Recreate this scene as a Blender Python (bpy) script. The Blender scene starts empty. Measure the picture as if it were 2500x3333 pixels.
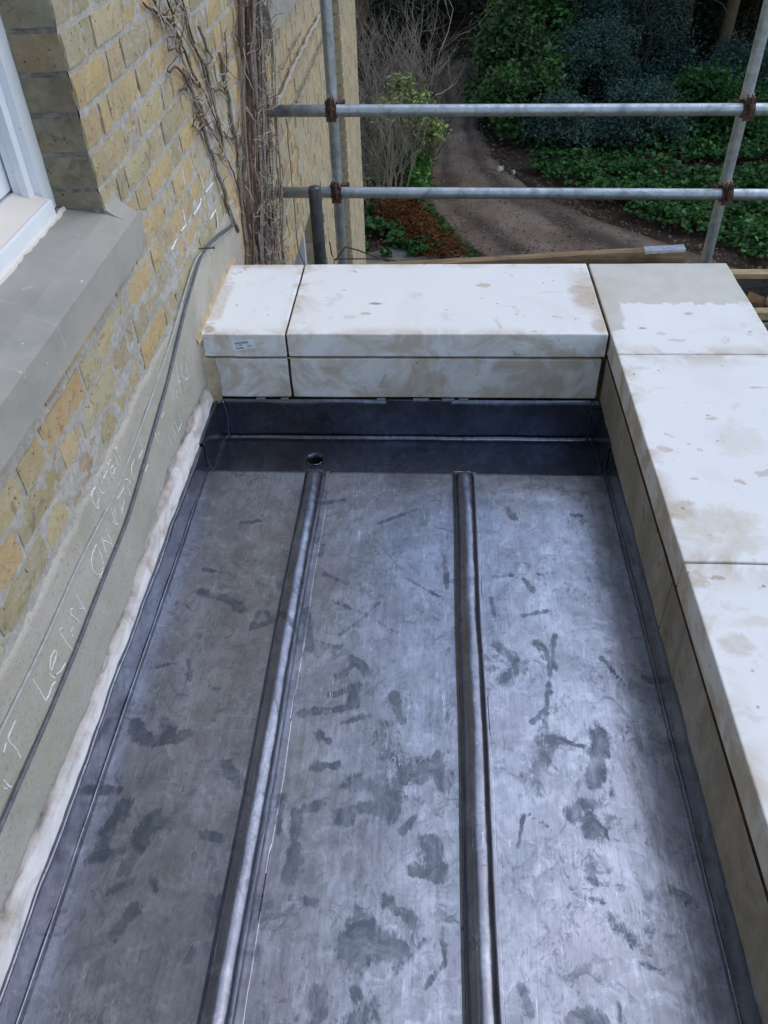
import bpy, bmesh, math, random
import numpy as np
from mathutils import Matrix, Vector, noise as mnoise
rng = np.random.default_rng(7); random.seed(7)
SC = bpy.context.scene
COL = SC.collection
# ------------------------------------------------------------------ camera, sky, sun, exposure
cam = bpy.data.cameras.new('camera'); camo = bpy.data.objects.new('camera', cam); COL.objects.link(camo)
cam.sensor_fit = 'HORIZONTAL'; cam.sensor_width = 36.0; cam.lens = 38.1
cam.clip_start = 0.02; cam.clip_end = 400
camo.matrix_world = Matrix(((0.99841898, -0.01327983, 0.05461858, 0.0),
                            (0.04967622, 0.66314933, -0.74683682, 0.0),
                            (-0.02630241, 0.74836930, 0.66276057, 1.6),
                            (0, 0, 0, 1)))
SC.camera = camo
W = bpy.data.worlds.new('World'); SC.world = W; W.use_nodes = True
nt = W.node_tree; nt.nodes.clear()
sky = nt.nodes.new('ShaderNodeTexSky'); sky.sky_type = 'NISHITA'; sky.sun_disc = False
sky.sun_elevation = math.radians(53); sky.sun_rotation = math.radians(72)
sky.air_density = 1.3; sky.dust_density = 1.2; sky.ozone_density = 1.6
bg = nt.nodes.new('ShaderNodeBackground'); bg.inputs[1].default_value = 0.15
wo = nt.nodes.new('ShaderNodeOutputWorld')
nt.links.new(sky.outputs[0], bg.inputs[0]); nt.links.new(bg.outputs[0], wo.inputs[0])
sl = bpy.data.lights.new('overcast_sun', 'SUN'); sl.energy = 0.75; sl.angle = math.radians(75); sl.color = (1.0, 0.985, 0.96)
so = bpy.data.objects.new('overcast_sun', sl); COL.objects.link(so)
# veiled sun high beyond the right hand parapet (azimuth clockwise from +Y)
el, az = math.radians(53), math.radians(72)
sdir = Vector((math.sin(az) * math.cos(el), math.cos(az) * math.cos(el), math.sin(el)))
so.rotation_euler = sdir.to_track_quat('Z', 'Y').to_euler(); so.location = sdir * 20
SC.view_settings.view_transform = 'Standard'; SC.view_settings.look = 'None'
SC.view_settings.exposure = 0.5; SC.view_settings.gamma = 1.0
try: SC.view_settings.use_curve_mapping = False
except Exception: pass
SC.render.engine = 'CYCLES'
try:
    SC.cycles.use_denoising = True
    SC.cycles.max_bounces = 6; SC.cycles.diffuse_bounces = 3; SC.cycles.glossy_bounces = 3; SC.cycles.transparent_max_bounces = 4
except Exception: pass

# ------------------------------------------------------------------ object helpers
def link(o, parent=None, label=None, cat=None, group=None, kind=None):
    COL.objects.link(o)
    if parent is not None: o.parent = parent
    if label: o['label'] = label
    if cat: o['category'] = cat
    if group: o['group'] = group
    if kind: o['kind'] = kind
    return o
def empty(name, loc=(0, 0, 0), **k):
    o = bpy.data.objects.new(name, None); o.empty_display_size = .1; o.location = loc
    return link(o, **k)
def mk(name, verts, faces, mat, smooth=False, parent=None, rel=None, **k):
    """verts in world coordinates; rel = world origin given to the object"""
    me = bpy.data.meshes.new(name)
    v = np.asarray(verts, dtype=np.float64).reshape(-1, 3)
    org = np.array(rel if rel is not None else (0, 0, 0), dtype=float)
    if isinstance(faces, np.ndarray):
        n = faces.shape[1]; nf = faces.shape[0]
        me.vertices.add(len(v)); me.vertices.foreach_set('co', (v - org).astype(np.float32).ravel())
        me.loops.add(nf * n); me.loops.foreach_set('vertex_index', faces.astype(np.int32).ravel())
        me.polygons.add(nf)
        me.polygons.foreach_set('loop_start', np.arange(0, nf * n, n, dtype=np.int32))
        try: me.polygons.foreach_set('loop_total', np.full(nf, n, dtype=np.int32))
        except Exception: pass
        me.update(calc_edges=True); me.validate()
    else:
        me.from_pydata([tuple(x) for x in (v - org)], [], faces); me.update()
    if isinstance(mat, (list, tuple)):
        for m in mat: me.materials.append(m)
    else: me.materials.append(mat)
    if smooth: me.polygons.foreach_set('use_smooth', np.ones(len(me.polygons), dtype=bool))
    o = bpy.data.objects.new(name, me)
    po = np.array(parent.location) if parent is not None else np.zeros(3)
    if parent is not None and parent.parent is not None: po = po + np.array(parent.parent.location)
    o.location = tuple(org - po)
    return link(o, parent=parent, **k)
class MB:
    def __init__(s): s.v = []; s.f = []; s.mi = []
    def add(s, v, f, mi=0):
        n = len(s.v); s.v += [tuple(p) for p in v]; s.f += [tuple(i + n for i in q) for q in f]; s.mi += [mi] * len(f)
    def box(s, a, b, mi=0):
        x0, y0, z0 = a; x1, y1, z1 = b
        s.add([(x0, y0, z0), (x1, y0, z0), (x1, y1, z0), (x0, y1, z0), (x0, y0, z1), (x1, y0, z1), (x1, y1, z1), (x0, y1, z1)],
              [(0, 3, 2, 1), (4, 5, 6, 7), (0, 1, 5, 4), (1, 2, 6, 5), (2, 3, 7, 6), (3, 0, 4, 7)], mi)
    def tube(s, pts, r, n=6, cap=True, mi=0):
        pts = [Vector(p) for p in pts]; R = r if isinstance(r, (list, tuple)) else [r] * len(pts)
        ring = []; up = Vector((0.31, 0.17, 0.93)).normalized()
        u = None
        for i, p in enumerate(pts):
            t = (pts[min(i + 1, len(pts) - 1)] - pts[max(i - 1, 0)])
            if t.length < 1e-9: t = Vector((0, 0, 1))
            t.normalize()
            if u is None:
                u = t.cross(up)
                if u.length < 1e-3: u = t.cross(Vector((1, 0, 0)))
            u = (u - t * u.dot(t)); u.normalize(); w = t.cross(u)
            for k in range(n):
                a = 2 * math.pi * k / n; ring.append(p + (u * math.cos(a) + w * math.sin(a)) * R[i])
        f = []
        for i in range(len(pts) - 1):
            for k in range(n):
                k2 = (k + 1) % n; f.append((i * n + k, i * n + k2, (i + 1) * n + k2, (i + 1) * n + k))
        if cap: f.append(tuple(range(n - 1, -1, -1))); f.append(tuple((len(pts) - 1) * n + k for k in range(n)))
        s.add(ring, f, mi)
    def build(s, name, mat, smooth=False, **k):
        o = mk(name, s.v, s.f, mat, smooth=smooth, **k)
        if any(s.mi): o.data.polygons.foreach_set('material_index', np.array(s.mi, dtype=np.int32))
        return o
def bevel_box(name, a, b, mat, bev=.003, seg=2, jit=0.0, cuts=0, parent=None, **k):
    bm = bmesh.new(); bmesh.ops.create_cube(bm, size=1)
    a = Vector(a); b = Vector(b); c = (a + b) / 2; s = b - a
    for v in bm.verts: v.co = Vector((v.co.x * s.x, v.co.y * s.y, v.co.z * s.z))
    if cuts: bmesh.ops.subdivide_edges(bm, edges=bm.edges[:], cuts=cuts, use_grid_fill=True)
    es = [e for e in bm.edges if len(e.link_faces) == 2 and e.calc_face_angle(0) > .6]
    bmesh.ops.bevel(bm, geom=es, offset=bev, segments=seg, affect='EDGES', profile=.5)
    if jit:
        for v in bm.verts:
            p = v.co + c
            v.co += mnoise.noise_vector(p * 14) * jit + mnoise.noise_vector(p * 50) * jit * .4
    me = bpy.data.meshes.new(name); bm.to_mesh(me); bm.free(); me.materials.append(mat)
    o = bpy.data.objects.new(name, me)
    po = Vector(parent.location) if parent is not None else Vector((0, 0, 0))
    if parent is not None and parent.parent is not None: po += Vector(parent.parent.location)
    o.location = c - po
    return link(o, parent=parent, **k)
def grid(us, vs):
    nu, nv = len(us), len(vs); U, V = np.meshgrid(us, vs, indexing='ij')
    i = np.arange(nu - 1)[:, None] * nv + np.arange(nv - 1)[None, :]
    F = np.stack([i, i + nv, i + nv + 1, i + 1], -1).reshape(-1, 4)
    return U, V, F
def vnoise(x, y, seed=0, octaves=4):
    """value noise on numpy arrays, about -1..1"""
    out = np.zeros(np.broadcast(x, y).shape); amp = 1.0; tot = 0
    x = np.asarray(x, float) + 0 * out; y = np.asarray(y, float) + 0 * out
    for o in range(octaves):
        xi = np.floor(x).astype(np.int64); yi = np.floor(y).astype(np.int64); fx = x - xi; fy = y - yi
        fx = fx * fx * (3 - 2 * fx); fy = fy * fy * (3 - 2 * fy)
        def h(a, b):
            n = (a * 374761393 + b * 668265263 + (seed + o * 131) * 974634777) & 0xffffffff
            n = ((n ^ (n >> 13)) * 1274126177) & 0xffffffff
            return ((n ^ (n >> 16)) & 0xffff) / 32767.5 - 1
        out += amp * ((h(xi, yi) * (1 - fx) + h(xi + 1, yi) * fx) * (1 - fy) + (h(xi, yi + 1) * (1 - fx) + h(xi + 1, yi + 1) * fx) * fy)
        tot += amp; amp *= .5; x = x * 2.03 + 11.3; y = y * 2.03 + 5.7
    return out / tot * 1.3

# ------------------------------------------------------------------ materials
class NM:
    def __init__(s, name):
        s.m = bpy.data.materials.new(name); s.m.use_nodes = True; s.t = s.m.node_tree; s.t.nodes.clear()
        s.out = s.t.nodes.new('ShaderNodeOutputMaterial'); s.b = s.t.nodes.new('ShaderNodeBsdfPrincipled')
        s.t.links.new(s.b.outputs[0], s.out.inputs[0]); s._c = None
    def n(s, typ, **k):
        nd = s.t.nodes.new(typ)
        for a, v in k.items(): setattr(nd, a, v)
        return nd
    def lk(s, a, b): s.t.links.new(a, b)
    def coord(s, which='Object'):
        if s._c is None: s._c = s.n('ShaderNodeTexCoord')
        return s._c.outputs[which]
    def world(s):
        g = s.n('ShaderNodeNewGeometry'); return g.outputs['Position']
    def mapping(s, src, scale=(1, 1, 1), rot=(0, 0, 0), loc=(0, 0, 0)):
        m = s.n('ShaderNodeMapping'); m.inputs['Scale'].default_value = scale; m.inputs['Rotation'].default_value = rot; m.inputs['Location'].default_value = loc
        s.lk(src, m.inputs[0]); return m.outputs[0]
    def noise(s, src, scale, detail=4, rough=.55, dist=0.0, out=0):
        n = s.n('ShaderNodeTexNoise'); n.inputs['Scale'].default_value = scale; n.inputs['Detail'].default_value = detail
        n.inputs['Roughness'].default_value = rough; n.inputs['Distortion'].default_value = dist
        s.lk(src, n.inputs['Vector']); return n.outputs[out]
    def vor(s, src, scale, feature='F1', out=0, rnd=1.0):
        n = s.n('ShaderNodeTexVoronoi'); n.feature = feature; n.inputs['Scale'].default_value = scale; n.inputs['Randomness'].default_value = rnd
        s.lk(src, n.inputs['Vector']); return n.outputs[out]
    def ramp(s, src, stops, interp='LINEAR'):
        r = s.n('ShaderNodeValToRGB'); r.color_ramp.interpolation = interp; e = r.color_ramp.elements
        while len(e) > 1: e.remove(e[-1])
        for i, (p, c) in enumerate(stops):
            x = e[0] if i == 0 else e.new(p); x.position = p
            x.color = (c, c, c, 1) if isinstance(c, (int, float)) else (*c, 1)
        s.lk(src, r.inputs[0]); return r.outputs[0]
    def math(s, op, a, b=None, clamp=False):
        m = s.n('ShaderNodeMath'); m.operation = op; m.use_clamp = clamp
        for i, v in enumerate((a, b)):
            if v is None: continue
            if isinstance(v, (int, float)): m.inputs[i].default_value = v
            else: s.lk(v, m.inputs[i])
        return m.outputs[0]
    def mix(s, fac, a, b, mode='MIX'):
        m = s.n('ShaderNodeMix'); m.data_type = 'RGBA'; m.blend_type = mode
        for i, v in ((0, fac), (6, a), (7, b)):
            if isinstance(v, (int, float)): m.inputs[i].default_value = v if i == 0 else (v, v, v, 1)
            elif isinstance(v, tuple): m.inputs[i].default_value = (*v, 1)
            else: s.lk(v, m.inputs[i])
        return m.outputs[2]
    def set(s, **k):
        for a, v in k.items():
            i = s.b.inputs[{'base': 'Base Color', 'rough': 'Roughness', 'metal': 'Metallic', 'spec': 'Specular IOR Level', 'sub': 'Subsurface Weight', 'ior': 'IOR', 'trans': 'Transmission Weight', 'aniso': 'Anisotropic'}[a]]
            if isinstance(v, (int, float)): i.default_value = v
            elif isinstance(v, tuple): i.default_value = (*v, 1)
            else: s.lk(v, i)
    def bump(s, h, strength=.5, dist=.01, prev=None):
        b = s.n('ShaderNodeBump'); b.inputs['Strength'].default_value = strength; b.inputs['Distance'].default_value = dist
        s.lk(h, b.inputs['Height'])
        if prev is not None: s.lk(prev, b.inputs['Normal'])
        s.lk(b.outputs[0], s.b.inputs['Normal']); return b.outputs[0]

BR = [(0.0, (0.308, 0.262, 0.159)), (.10, (0.449, 0.365, 0.203)), (.20, (0.490, 0.345, 0.168)), (.32, (0.354, 0.308, 0.191)), (.43, (0.511, 0.358, 0.162)), (.54, (0.391, 0.300, 0.167)),
      (.64, (0.503, 0.420, 0.254)), (.74, (0.462, 0.306, 0.141)), (.84, (0.336, 0.256, 0.170)), (.92, (0.416, 0.375, 0.240)), (.965, (0.358, 0.227, 0.158))]
def brick_mat(name, source, dirt=0.0, pale=0.0):
    m = NM(name); P = m.world()
    if source == 'object': r = m.n('ShaderNodeObjectInfo').outputs['Random']
    else: r = m.n('ShaderNodeNewGeometry').outputs['Random Per Island']
    col = m.ramp(r, BR, 'CONSTANT' if source == 'object' else 'LINEAR')
    if pale: col = m.mix(pale, col, (.47, .43, .32))
    n1 = m.noise(P, 22, 5, .6, .6); n2 = m.noise(P, 9, 3, .5, 1.0)
    col = m.mix(m.ramp(n1, [(.3, 0.0), (.72, .6)]), col, (.46, .42, .33))
    col = m.mix(m.ramp(n2, [(.45, 0.0), (.75, .5)]), col, (.42, .31, .12))
    n3 = m.noise(P, 5, 4, .6, .4)
    col = m.mix(m.ramp(n3, [(.5, 0.0), (.7, .45)]), col, (.27, .245, .19))
    col = m.mix(m.ramp(m.noise(P, 34, 5, .7, 1.2), [(.56, 0.0), (.66, .5)]), col, (.52, .48, .40))
    col = m.mix(m.ramp(m.noise(P, 15, 4, .6, 2.0), [(.58, 0.0), (.66, .6)]), col, (.20, .155, .105))
    pit = m.vor(P, 75); pitn = m.noise(P, 30, 2)
    pm = m.math('MULTIPLY', m.ramp(pit, [(.10, 1.0), (.22, 0.0)]), m.ramp(pitn, [(.52, 0.0), (.60, .8)]))
    col = m.mix(pm, col, (.07, .055, .035))
    if dirt > 0:
        d = m.noise(P, 12, 5, .65, .5)
        col = m.mix(m.ramp(d, [(.30, dirt), (.62, dirt * .55)]), col, m.ramp(m.noise(P, 28, 5, .7), [(.35, (.05, .046, .038)), (.6, (.13, .12, .10))]))
    m.set(base=col, rough=.92, spec=.25)
    h = m.math('SUBTRACT', m.noise(P, 60, 6, .65), m.math('MULTIPLY', pm, .7))
    m.bump(h, .8, .006)
    return m.m
M_BRICK = brick_mat('gault_brick', 'object'); M_BRICKI = brick_mat('gault_brick_far', 'island', pale=.5); M_BRICKD = brick_mat('sooty_brick', 'object', .85)
M_BRICKDY = brick_mat('dirty_yellow_brick', 'object', .55)

def mortar_mat():
    m = NM('lime_mortar'); P = m.world()
    n = m.noise(P, 60, 5, .7); n2 = m.noise(P, 7, 3, .6)
    c = m.ramp(n, [(.25, (.30, .275, .25)), (.5, (.44, .42, .395)), (.75, (.56, .54, .52))])
    c = m.mix(m.ramp(n2, [(.45, 0.0), (.7, .6)]), c, (.36, .32, .24))
    c = m.mix(m.ramp(m.vor(P, 110), [(.05, .8), (.16, 0.0)]), c, (.10, .09, .08))
    m.set(base=c, rough=.95, spec=.2); m.bump(m.noise(P, 90, 6, .75), .8, .005); return m.m
M_MORTAR = mortar_mat()
def core_mat():
    m = NM('wall_core_brick'); P = m.world(); n = m.noise(P, 6, 5, .6)
    m.set(base=m.ramp(n, [(.3, (.30, .26, .16)), (.7, (.42, .36, .24))]), rough=.95, spec=.2); m.bump(m.noise(P, 30, 4), .6, .01); return m.m
M_CORE = core_mat()
def render_mat():
    m = NM('cement_render'); P = m.world()
    n = m.noise(P, 6, 5, .6, .3); n2 = m.noise(P, 45, 6, .7)
    c = m.ramp(n, [(.3, (.345, .325, .265)), (.5, (.42, .39, .34)), (.7, (.46, .42, .385))])
    c = m.mix(m.ramp(m.noise(P, 3.1, 3, .5), [(.45, 0.0), (.65, .6)]), c, (.355, .345, .28))
    c = m.mix(m.ramp(n2, [(.28, .6), (.40, 0.0)]), c, (.19, .17, .135))
    c = m.mix(m.ramp(m.noise(P, 130, 3, .7), [(.56, 0.0), (.66, .5)]), c, (.20, .185, .15))
    c = m.mix(m.ramp(m.noise(P, 9, 4, .6, 1.5), [(.58, 0.0), (.70, .5)]), c, (.40, .335, .23))
    m.set(base=c, rough=.93, spec=.2); m.bump(m.noise(P, 120, 5, .7), .5, .003); return m.m
M_RENDER = render_mat()
def lime_mat():
    m = NM('white_lime_fillet'); P = m.world()
    n = m.noise(m.mapping(P, (1, .6, 1)), 12, 5, .65, .8)
    c = m.ramp(n, [(.34, (.52, .50, .49)), (.5, (.74, .71, .70)), (.64, (.70, .66, .64))])
    c = m.mix(m.ramp(m.noise(P, 7, 4, .6, 1.0), [(.56, 0.0), (.68, .8)]), c, (.42, .32, .27))
    c = m.mix(m.ramp(m.noise(P, 25, 5, .7, .8), [(.64, 0.0), (.72, .7)]), c, (.20, .15, .12))
    a = m.n('ShaderNodeAttribute'); a.attribute_name = 'edge'
    c = m.mix(m.math('MULTIPLY', a.outputs['Fac'], m.ramp(m.noise(P, 18, 4, .6), [(.3, 1.0), (.7, .55)])), c, m.ramp(m.noise(P, 13, 5, .65, 1.0), [(.35, (.13, .105, .085)), (.5, (.33, .265, .22)), (.65, (.44, .40, .36))]))
    m.set(base=c, rough=.85, spec=.3); m.bump(m.noise(P, 35, 6, .7), .4, .004); return m.m
M_LIME = lime_mat()
def tan_mat():
    m = NM('tan_mortar'); P = m.world(); n = m.noise(P, 14, 5, .65)
    c = m.ramp(n, [(.3, (.30, .22, .13)), (.5, (.44, .34, .22)), (.7, (.52, .44, .34))])
    m.set(base=c, rough=.93, spec=.2); m.bump(m.noise(P, 80, 5, .7), .7, .004); return m.m
M_TAN = tan_mat()
def joint_mat():
    m = NM('dark_sandy_joint'); P = m.world()
    c = m.ramp(m.noise(P, 30, 4, .6), [(.3, (.025, .016, .010)), (.6, (.08, .05, .028)), (.75, (.18, .12, .065))])
    m.set(base=c, rough=.95, spec=.1); m.bump(m.noise(P, 120, 4), .7, .004); return m.m
M_JOINT = joint_mat()

ZC = .345
BRN, TAN, PAL = (.36, .26, .16), (.50, .41, .31), (.60, .55, .46)
def stone_mat(name, wet=None, dirty=0.0, white=(.80, .80, .80), spots=()):
    m = NM(name); P = m.world(); G = m.coord('Generated')
    big = m.noise(P, 3.0, 4, .55, .4)
    c = m.mix(m.ramp(big, [(.4, 0.0), (.7, .55)]), white, (.74, .745, .76))
    # brown stains close to the edges of each block
    sx = m.n('ShaderNodeSeparateXYZ'); m.lk(G, sx.inputs[0])
    ed = None
    for i in (0, 1):
        d = m.math('MINIMUM', sx.outputs[i], m.math('SUBTRACT', 1.0, sx.outputs[i]))
        ed = d if ed is None else m.math('MINIMUM', ed, d)
    edge = m.ramp(ed, [(0.0, 1.0), (.10, 0.0)])
    st = m.math('MULTIPLY', edge, m.ramp(m.noise(P, 5, 4, .65, .8), [(.44, 0.0), (.58, 1.0)]))
    c = m.mix(m.math('MULTIPLY', st, .75), c, (.50, .41, .30))
    bl = m.math('MULTIPLY', m.ramp(m.noise(P, 16, 3, .6, .5), [(.63, 0.0), (.68, .85)]), m.ramp(m.noise(P, 2.3, 2, .5), [(.5, .3), (.62, 1.0)]))
    c = m.mix(bl, c, (.52, .44, .37))
    bl2 = m.ramp(m.noise(P, 2.2, 5, .65, .9), [(.60, 0.0), (.64, .14)])
    c = m.mix(bl2, c, (.64, .58, .49))
    for (qx, qy, rx, ry, op, col) in spots:       # particular spills seen on this block
        v = m.n('ShaderNodeVectorMath'); v.operation = 'SUBTRACT'; m.lk(P, v.inputs[0]); v.inputs[1].default_value = (qx, qy, ZC)
        q = m.mapping(v.outputs[0], (1 / rx, 1 / ry, 0)); L = m.n('ShaderNodeVectorMath'); L.operation = 'LENGTH'; m.lk(q, L.inputs[0])
        d = m.math('ADD', L.outputs['Value'], m.math('MULTIPLY', m.math('SUBTRACT', m.noise(P, .35 / min(rx, ry) + 6, 7, .72, .6), .5), 2.6))
        c = m.mix(m.math('MULTIPLY', m.ramp(d, [(.55, op), (.95, 0.0)]), m.ramp(m.noise(P, 60, 4, .7), [(.3, .55), (.6, 1.0)])), c, col)
    sp = m.math('MULTIPLY', m.ramp(m.vor(P, 28), [(.09, 1.0), (.14, 0.0)]), m.ramp(m.noise(P, 8, 2), [(.58, 0.0), (.64, .8)]))
    c = m.mix(sp, c, (.30, .23, .17))
    rough = .75
    if wet is not None:
        sp2 = m.n('ShaderNodeSeparateXYZ'); m.lk(P, sp2.inputs[0])
        yy = m.math('ADD', sp2.outputs[1], m.math('MULTIPLY', m.math('SUBTRACT', m.noise(P, 9, 6, .7, .4), .5), .16))
        yy = m.math('ADD', yy, m.math('MULTIPLY', m.math('SUBTRACT', m.noise(P, 50, 4, .7), .5), .02))
        lefty = m.math('MULTIPLY', m.ramp(m.math('ADD', sp2.outputs[0], m.math('MULTIPLY', m.math('SUBTRACT', m.noise(P, 7, 4), .5), .12)), [(wet[1], 1.0), (min(1.0, wet[1] + .012), 0.0)]), m.ramp(sp2.outputs[1], [(0, 0), (.1, 1)]))
        w = m.math('MULTIPLY', m.math('ADD', m.math('MULTIPLY', m.math('SUBTRACT', yy, wet[0]), 250), 0), 1, clamp=True)
        w = m.math('MAXIMUM', w, m.math('MULTIPLY', lefty, m.math('MULTIPLY', m.math('SUBTRACT', yy, wet[2]), 200, clamp=True)))
        c = m.mix(m.math('MULTIPLY', w, .85), c, m.mix(m.ramp(m.noise(P, 11, 4), [(.4, 0.0), (.7, 1.0)]), (.565, .555, .50), (.50, .47, .40)))
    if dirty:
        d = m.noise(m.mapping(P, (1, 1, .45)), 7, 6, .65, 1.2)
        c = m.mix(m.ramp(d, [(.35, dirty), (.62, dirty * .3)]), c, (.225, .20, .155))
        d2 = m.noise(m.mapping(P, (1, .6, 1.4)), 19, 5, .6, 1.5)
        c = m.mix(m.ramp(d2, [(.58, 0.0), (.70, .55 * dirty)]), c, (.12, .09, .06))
        # dirt and darker blotches, over all faces of the block
    m.set(base=c, rough=rough, spec=.3)
    m.bump(m.noise(P, 150, 5, .7), .18, .002)
    return m.m
M_STONE = stone_mat('sawn_limestone', spots=[(-.70, 2.45, .03, .2, .6, TAN), (-.70, 2.27, .02, .03, .7, BRN)])
M_STONE_R = stone_mat('limestone_spilt_tan', spots=[(.64, 1.38, .13, .09, .75, PAL), (.58, 1.44, .05, .04, .7, TAN), (.79, 1.70, .08, .10, .4, PAL), (.74, 1.80, .018, .010, .7, TAN), (.64, 1.55, .015, .01, .7, TAN), (.60, 2.05, .03, .015, .4, TAN), (.90, 1.95, .03, .006, .7, TAN)])
M_STONE_N = stone_mat('limestone_near_block', spots=[(.567, 1.219, .03, .03, .7, TAN), (.61, 1.22, .02, .008, .8, BRN), (.64, 1.10, .05, .02, .5, PAL), (.60, 1.04, .04, .03, .5, TAN), (.66, .80, .06, .08, .45, PAL)])
M_STONE_WET = stone_mat('limestone_part_wet', wet=(2.44, .60, 2.27), spots=[(.58, 2.40, .02, .06, .7, TAN), (.65, 2.28, .018, .008, .8, BRN), (.81, 2.375, .02, .012, .8, TAN), (.74, 2.21, .03, .01, .6, TAN), (.70, 2.25, .02, .012, .6, TAN)])
M_STONE_STAIN = stone_mat('limestone_brown_spots', spots=[(-.185, 2.44, .030, .012, .95, BRN), (-.211, 2.373, .022, .012, .8, TAN), (.176, 2.571, .028, .018, .8, TAN), (-.294, 2.539, .010, .006, .8, BRN), (.50, 2.50, .05, .11, .75, TAN), (.52, 2.30, .03, .05, .6, TAN), (-.26, 2.35, .03, .02, .4, TAN), (-.44, 2.42, .02, .10, .5, TAN), (.05, 2.40, .01, .006, .7, TAN)])
M_STONE_SHADE_DIRT = stone_mat('limestone_shade_and_dirt', dirty=.85, white=(.38, .365, .33))  # dirt over a base colour darkened for the shade facing the house
M_STONE_M = stone_mat('limestone_smudged_face', dirty=.2, white=(.84, .83, .82))
M_STONE_F = stone_mat('limestone_brown_smears', dirty=.3, white=(.82, .81, .79))
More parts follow.
